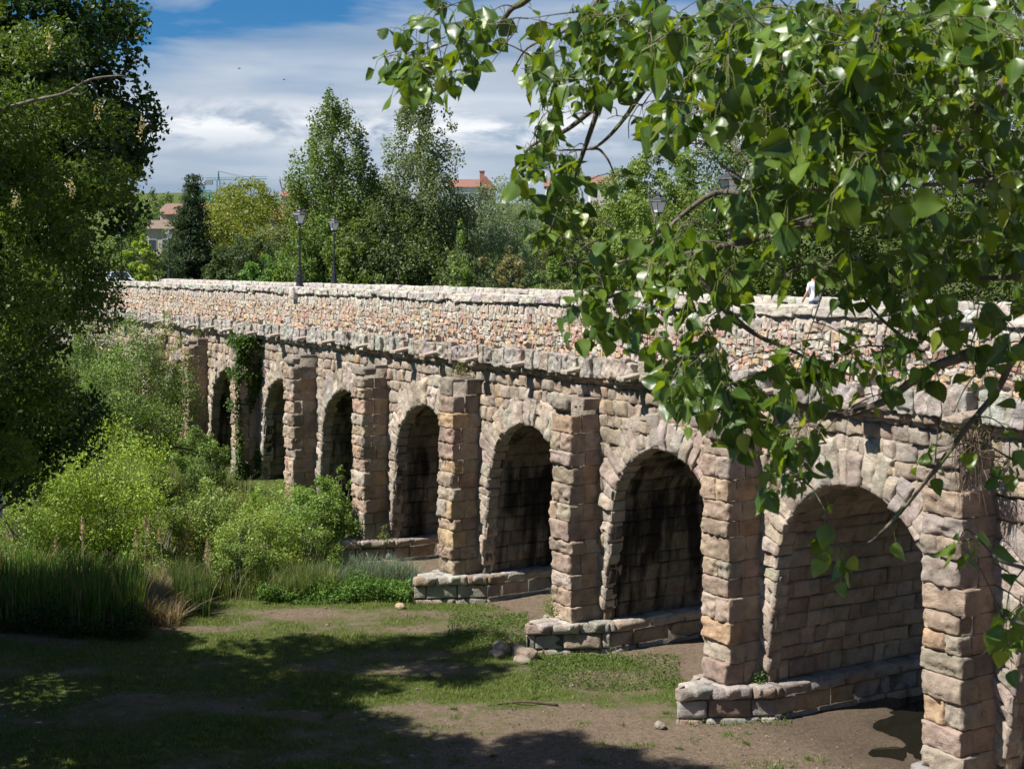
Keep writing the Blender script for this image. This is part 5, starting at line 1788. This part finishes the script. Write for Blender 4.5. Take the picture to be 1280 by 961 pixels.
def near_leaves(ge, gp, base, mdir, nrm, size, col):
    """base: leaf bases, mdir: midrib directions, nrm: blade normals"""
    N = len(base)
    m = mdir / np.linalg.norm(mdir, axis=1, keepdims=True)
    n = nrm - m * (nrm * m).sum(1, keepdims=True)
    n /= np.linalg.norm(n, axis=1, keepdims=True) + 1e-9
    w = np.cross(m, n)
    fold = rng.uniform(.05, .55, N)[:, None, None]
    curl = rng.normal(.06, .14, N)[:, None, None]
    ph = rng.uniform(0, 6.28, N)[:, None, None]
    asp = rng.uniform(.85, 1.08, N)[:, None, None]
    n_ = len(LY)
    a = np.abs(LEAF_W)[None]
    x = LEAF_W[None] * asp * np.cos(fold)
    y = np.broadcast_to(LEAF_V[None] - .06 * (1 - LEAF_V[None]) * (np.abs(LEAF_U[None]) ** 2), (N,) + LEAF_V.shape)
    z = a * np.sin(fold) - curl * LEAF_V[None] ** 2 + .025 * np.sin(LEAF_V[None] * 9 + ph) * np.abs(LEAF_U[None])
    s = size[:, None, None, None]
    V = base[:, None, None] + s * (x[..., None] * w[:, None, None] + y[..., None] * m[:, None, None] + z[..., None] * n[:, None, None])
    k = LEAF_U.size
    q = (LEAF_Q[None] + (np.arange(N) * k)[:, None, None]).reshape(-1, 4)
    shade = 1 + .10 * (np.abs(LEAF_U.ravel()) < .01)
    C = col[:, None] * shade[None, :, None]
    ge.add(V.reshape(-1, 3), q, C.reshape(-1, 3))


BASES, MDIR, NRM, SIZES, LCOL = [], [], [], [], []
PET = Geo()
TO_SUN = np.array(SUN)


# small open windows in the foliage: centre, radii in photo pixels
GAPS = [(829, 252, 26, 40), (916, 212, 28, 34), (870, 290, 16, 20), (1017, 358, 10, 16), (738, 165, 22, 12), (768, 190, 30, 30), (640, 150, 22, 60), (650, 60, 14, 18), (720, 470, 70, 30), (700, 345, 26, 16),
        (1040, 420, 26, 22), (960, 400, 26, 18), (1220, 380, 30, 14), (1120, 560, 40, 30), (1050, 560, 30, 26), (1215, 520, 30, 24), (860, 255, 20, 24), (1190, 250, 22, 16), (930, 440, 22, 14), (800, 130, 14, 10), (1080, 300, 20, 14)]


def put_leaf(node, d_out, sc=1.0):
    gx, gy = CX + node[0] / node[1] * F_PX, HY - (node[2] - .06 - CAMZ) / node[1] * F_PX
    if any(((gx - a) / (c + 14)) ** 2 + ((gy - b) / (d + 14)) ** 2 < 1 for a, b, c, d in GAPS):
        return
    pl = rng.uniform(.028, .055) * sc
    out = d_out + rng.normal(0, .5, 3)
    out /= np.linalg.norm(out)
    p1 = node + out * pl * .6 + (0, 0, -.003)
    p2 = p1 + (out * .4 + np.array((0, 0, -1.0))) * pl * .55
    tube(PET, [node, p1, p2], [.0011, .0009, .0009], (.16, .20, .04), 3)
    m = np.array((0, 0, -.8)) + out * .55 + rng.normal(0, .5, 3)
    nn = rng.normal(0, 1, 3) * .75 + TO_SUN * rng.choice((1, -1), p=(.72, .28)) * .9
    BASES.append(p2)
    MDIR.append(m)
    NRM.append(nn)
    SIZES.append(np.clip(rng.normal(.045, .012), .022, .08) * sc)
    t = rng.random()
    base = np.array((.045, .098, .014)) * (1 - t ** 1.6) + np.array((.150, .235, .028)) * t ** 1.6
    if rng.random() < .045:
        base = np.array((.19, .24, .03))
    LCOL.append(base)


def leafy(path, spacing=.034, skip=0.0, sc=1.0):
    seg = np.linalg.norm(np.diff(path, axis=0), axis=1)
    cum = np.concatenate(([0], np.cumsum(seg)))
    t = skip * cum[-1]
    k = 0
    while t < cum[-1]:
        p = np.array([np.interp(t, cum, path[:, q]) for q in range(3)])
        i = min(np.searchsorted(cum, t), len(path) - 1)
        tg = path[i] - path[max(i - 1, 0)]
        tg = tg / (np.linalg.norm(tg) + 1e-9)
        sd = np.cross(tg, (0, .4, 1.0))
        put_leaf(p, tg * .4 + sd * (1 if k % 2 else -1) * .9, sc)
        k += 1
        t += spacing * rng.uniform(.6, 1.4)
    for q in range(2):
        put_leaf(path[-1], tg + rng.normal(0, .3, 3), sc)


def in_view(p):
    return CX + p[:, 0] / p[:, 1] * F_PX, HY - (p[:, 2] - CAMZ) / p[:, 1] * F_PX


for i, (pth, r0) in enumerate(paths):
    x, y = in_view(pth)
    vis = (x < 1330) & (y > -40)
    p = pth[vis]
    if len(p) > 3:
        leafy(p, spacing={0: .06, 1: .16, 14: .05, 15: .04}.get(i, .042), skip={1: .72, 14: .6, 0: .35}.get(i, .12))
# leaf density over the picture, in photo pixels: (centre x, y, radius x, radius y, number of side shoots)
CLUMPS = [
    (560, 55, 75, 45, 16), (505, 75, 30, 22, 5), (590, 15, 45, 20, 6), (700, 40, 60, 40, 14), (680, 90, 40, 30, 8),
    (790, 30, 70, 45, 22), (760, 110, 45, 40, 10), (690, 150, 30, 25, 5), (700, 210, 45, 45, 11), (690, 275, 40, 35, 9), (725, 320, 40, 35, 9), (745, 395, 45, 40, 11), (715, 250, 30, 30, 4),
    (850, 90, 70, 60, 26), (930, 50, 80, 60, 30), (1030, 60, 80, 60, 32), (1130, 50, 80, 60, 32), (1230, 60, 70, 70, 30),
    (920, 160, 80, 50, 22), (1030, 150, 80, 60, 28), (1140, 140, 80, 60, 28), (1230, 190, 70, 60, 16),
    (800, 200, 40, 40, 5), (860, 330, 60, 45, 15), (900, 270, 60, 40, 13), (990, 230, 80, 55, 20), (1090, 240, 80, 50, 18), (1200, 280, 80, 50, 15),
    (960, 330, 60, 40, 10), (1080, 330, 80, 45, 16), (1190, 350, 80, 40, 14), (1260, 330, 40, 60, 8),
    (860, 420, 50, 35, 9), (800, 300, 50, 40, 8), (830, 385, 40, 40, 6), (870, 470, 45, 40, 13), (920, 500, 60, 45, 16), (990, 540, 50, 40, 12), (975, 590, 30, 22, 4), (1000, 440, 60, 40, 9),
    (1060, 480, 50, 45, 10), (1110, 420, 60, 40, 9), (1200, 410, 70, 35, 10), (1130, 520, 50, 40, 7), (1180, 480, 50, 40, 5), (1250, 470, 40, 40, 6), (1180, 560, 30, 24, 2), (1262, 555, 20, 30, 3),
    (1045, 685, 26, 22, 4), (1212, 672, 16, 18, 3), (1265, 590, 20, 24, 3), (1262, 780, 24, 42, 5), (1275, 740, 14, 22, 2),
]
SH = []
for (cx, cy, rx, ry, n) in CLUMPS:
    for q in range(int(n * (2.4 if (cx > 940 and cy < 300) else 1.9 if cy < 200 else 1.6 if cy < 345 else 1.7 if (820 < cx < 1010 and cy > 400) else .75 if (cx > 1120 and cy > 440) else 1.2) + .5)):
        a = rng.uniform(0, 6.28)
        rr = math.sqrt(rng.random())
        x, y = cx + rx * rr * math.cos(a), cy + ry * rr * math.sin(a)
        d = rng.uniform(3.6, 4.6) if x < 800 else (rng.uniform(2.8, 4.3) if y < 260 else rng.uniform(3.2, 4.2))
        SH.append(P(x, y, d))
for q in range(150):                                   # a further layer of the same crown behind
    SH.append(P(rng.uniform(860, 1330), rng.uniform(-60, 250), rng.uniform(4.6, 6.2)))
SH = np.array(SH)
OWN = np.concatenate([np.full(len(p), i) for i, (p, r) in enumerate(paths)])
near = np.array([np.linalg.norm(ALLP - e, axis=1).min() for e in SH])
for e in SH[np.argsort(near)]:
    dist = np.linalg.norm(ALLP - e, axis=1) + .35 * np.maximum(0, e[2] - ALLP[:, 2])
    j = int(np.argmin(dist))
    s, own = ALLP[j], OWN[j]
    ln = np.linalg.norm(s - e)
    mid = e + (s - e) * .5 + np.array((0, 0, .10 * ln)) + rng.normal(0, .05 * ln, 3)
    pth = smooth_path([s, mid, e], 3)
    tube(BG[own], pth, np.linspace(min(.0036, .0016 + .006 * ln), .0011, len(pth)), BK2, 4)
    ALLP = np.concatenate((ALLP, pth[2:]))
    OWN = np.concatenate((OWN, np.full(len(pth) - 2, own)))
    tg = (pth[-1] - pth[-3]) / (np.linalg.norm(pth[-1] - pth[-3]) + 1e-9)
    for w in range(rng.integers(3, 6)):           # leaves crowd at the end of the shoot
        put_leaf(pth[-1 - min(w, 3)], tg + rng.normal(0, .6, 3), 1.0)
for ge in BG:
    ge.build('branch', M_BARK, NP, smooth=True)
lf = Geo()
near_leaves(lf, PET, np.array(BASES), np.array(MDIR), np.array(NRM), np.array(SIZES), np.array(LCOL))
lo = lf.build('leaves', M_NEAR, NP, smooth=True)
at_ = lo.data.attributes.new('blade', 'FLOAT_VECTOR', 'POINT')
bl_ = np.stack((LEAF_W.ravel(), LEAF_V.ravel(), 0 * LEAF_V.ravel()), -1)
at_.data.foreach_set('vector', np.tile(bl_, (len(BASES), 1)).astype(np.float32).ravel())
PET.build('leaf_stalks', M_STALK, NP)
print('near leaves', len(BASES))

for o in bpy.data.objects:
    if '_o' in o:
        del o['_o']
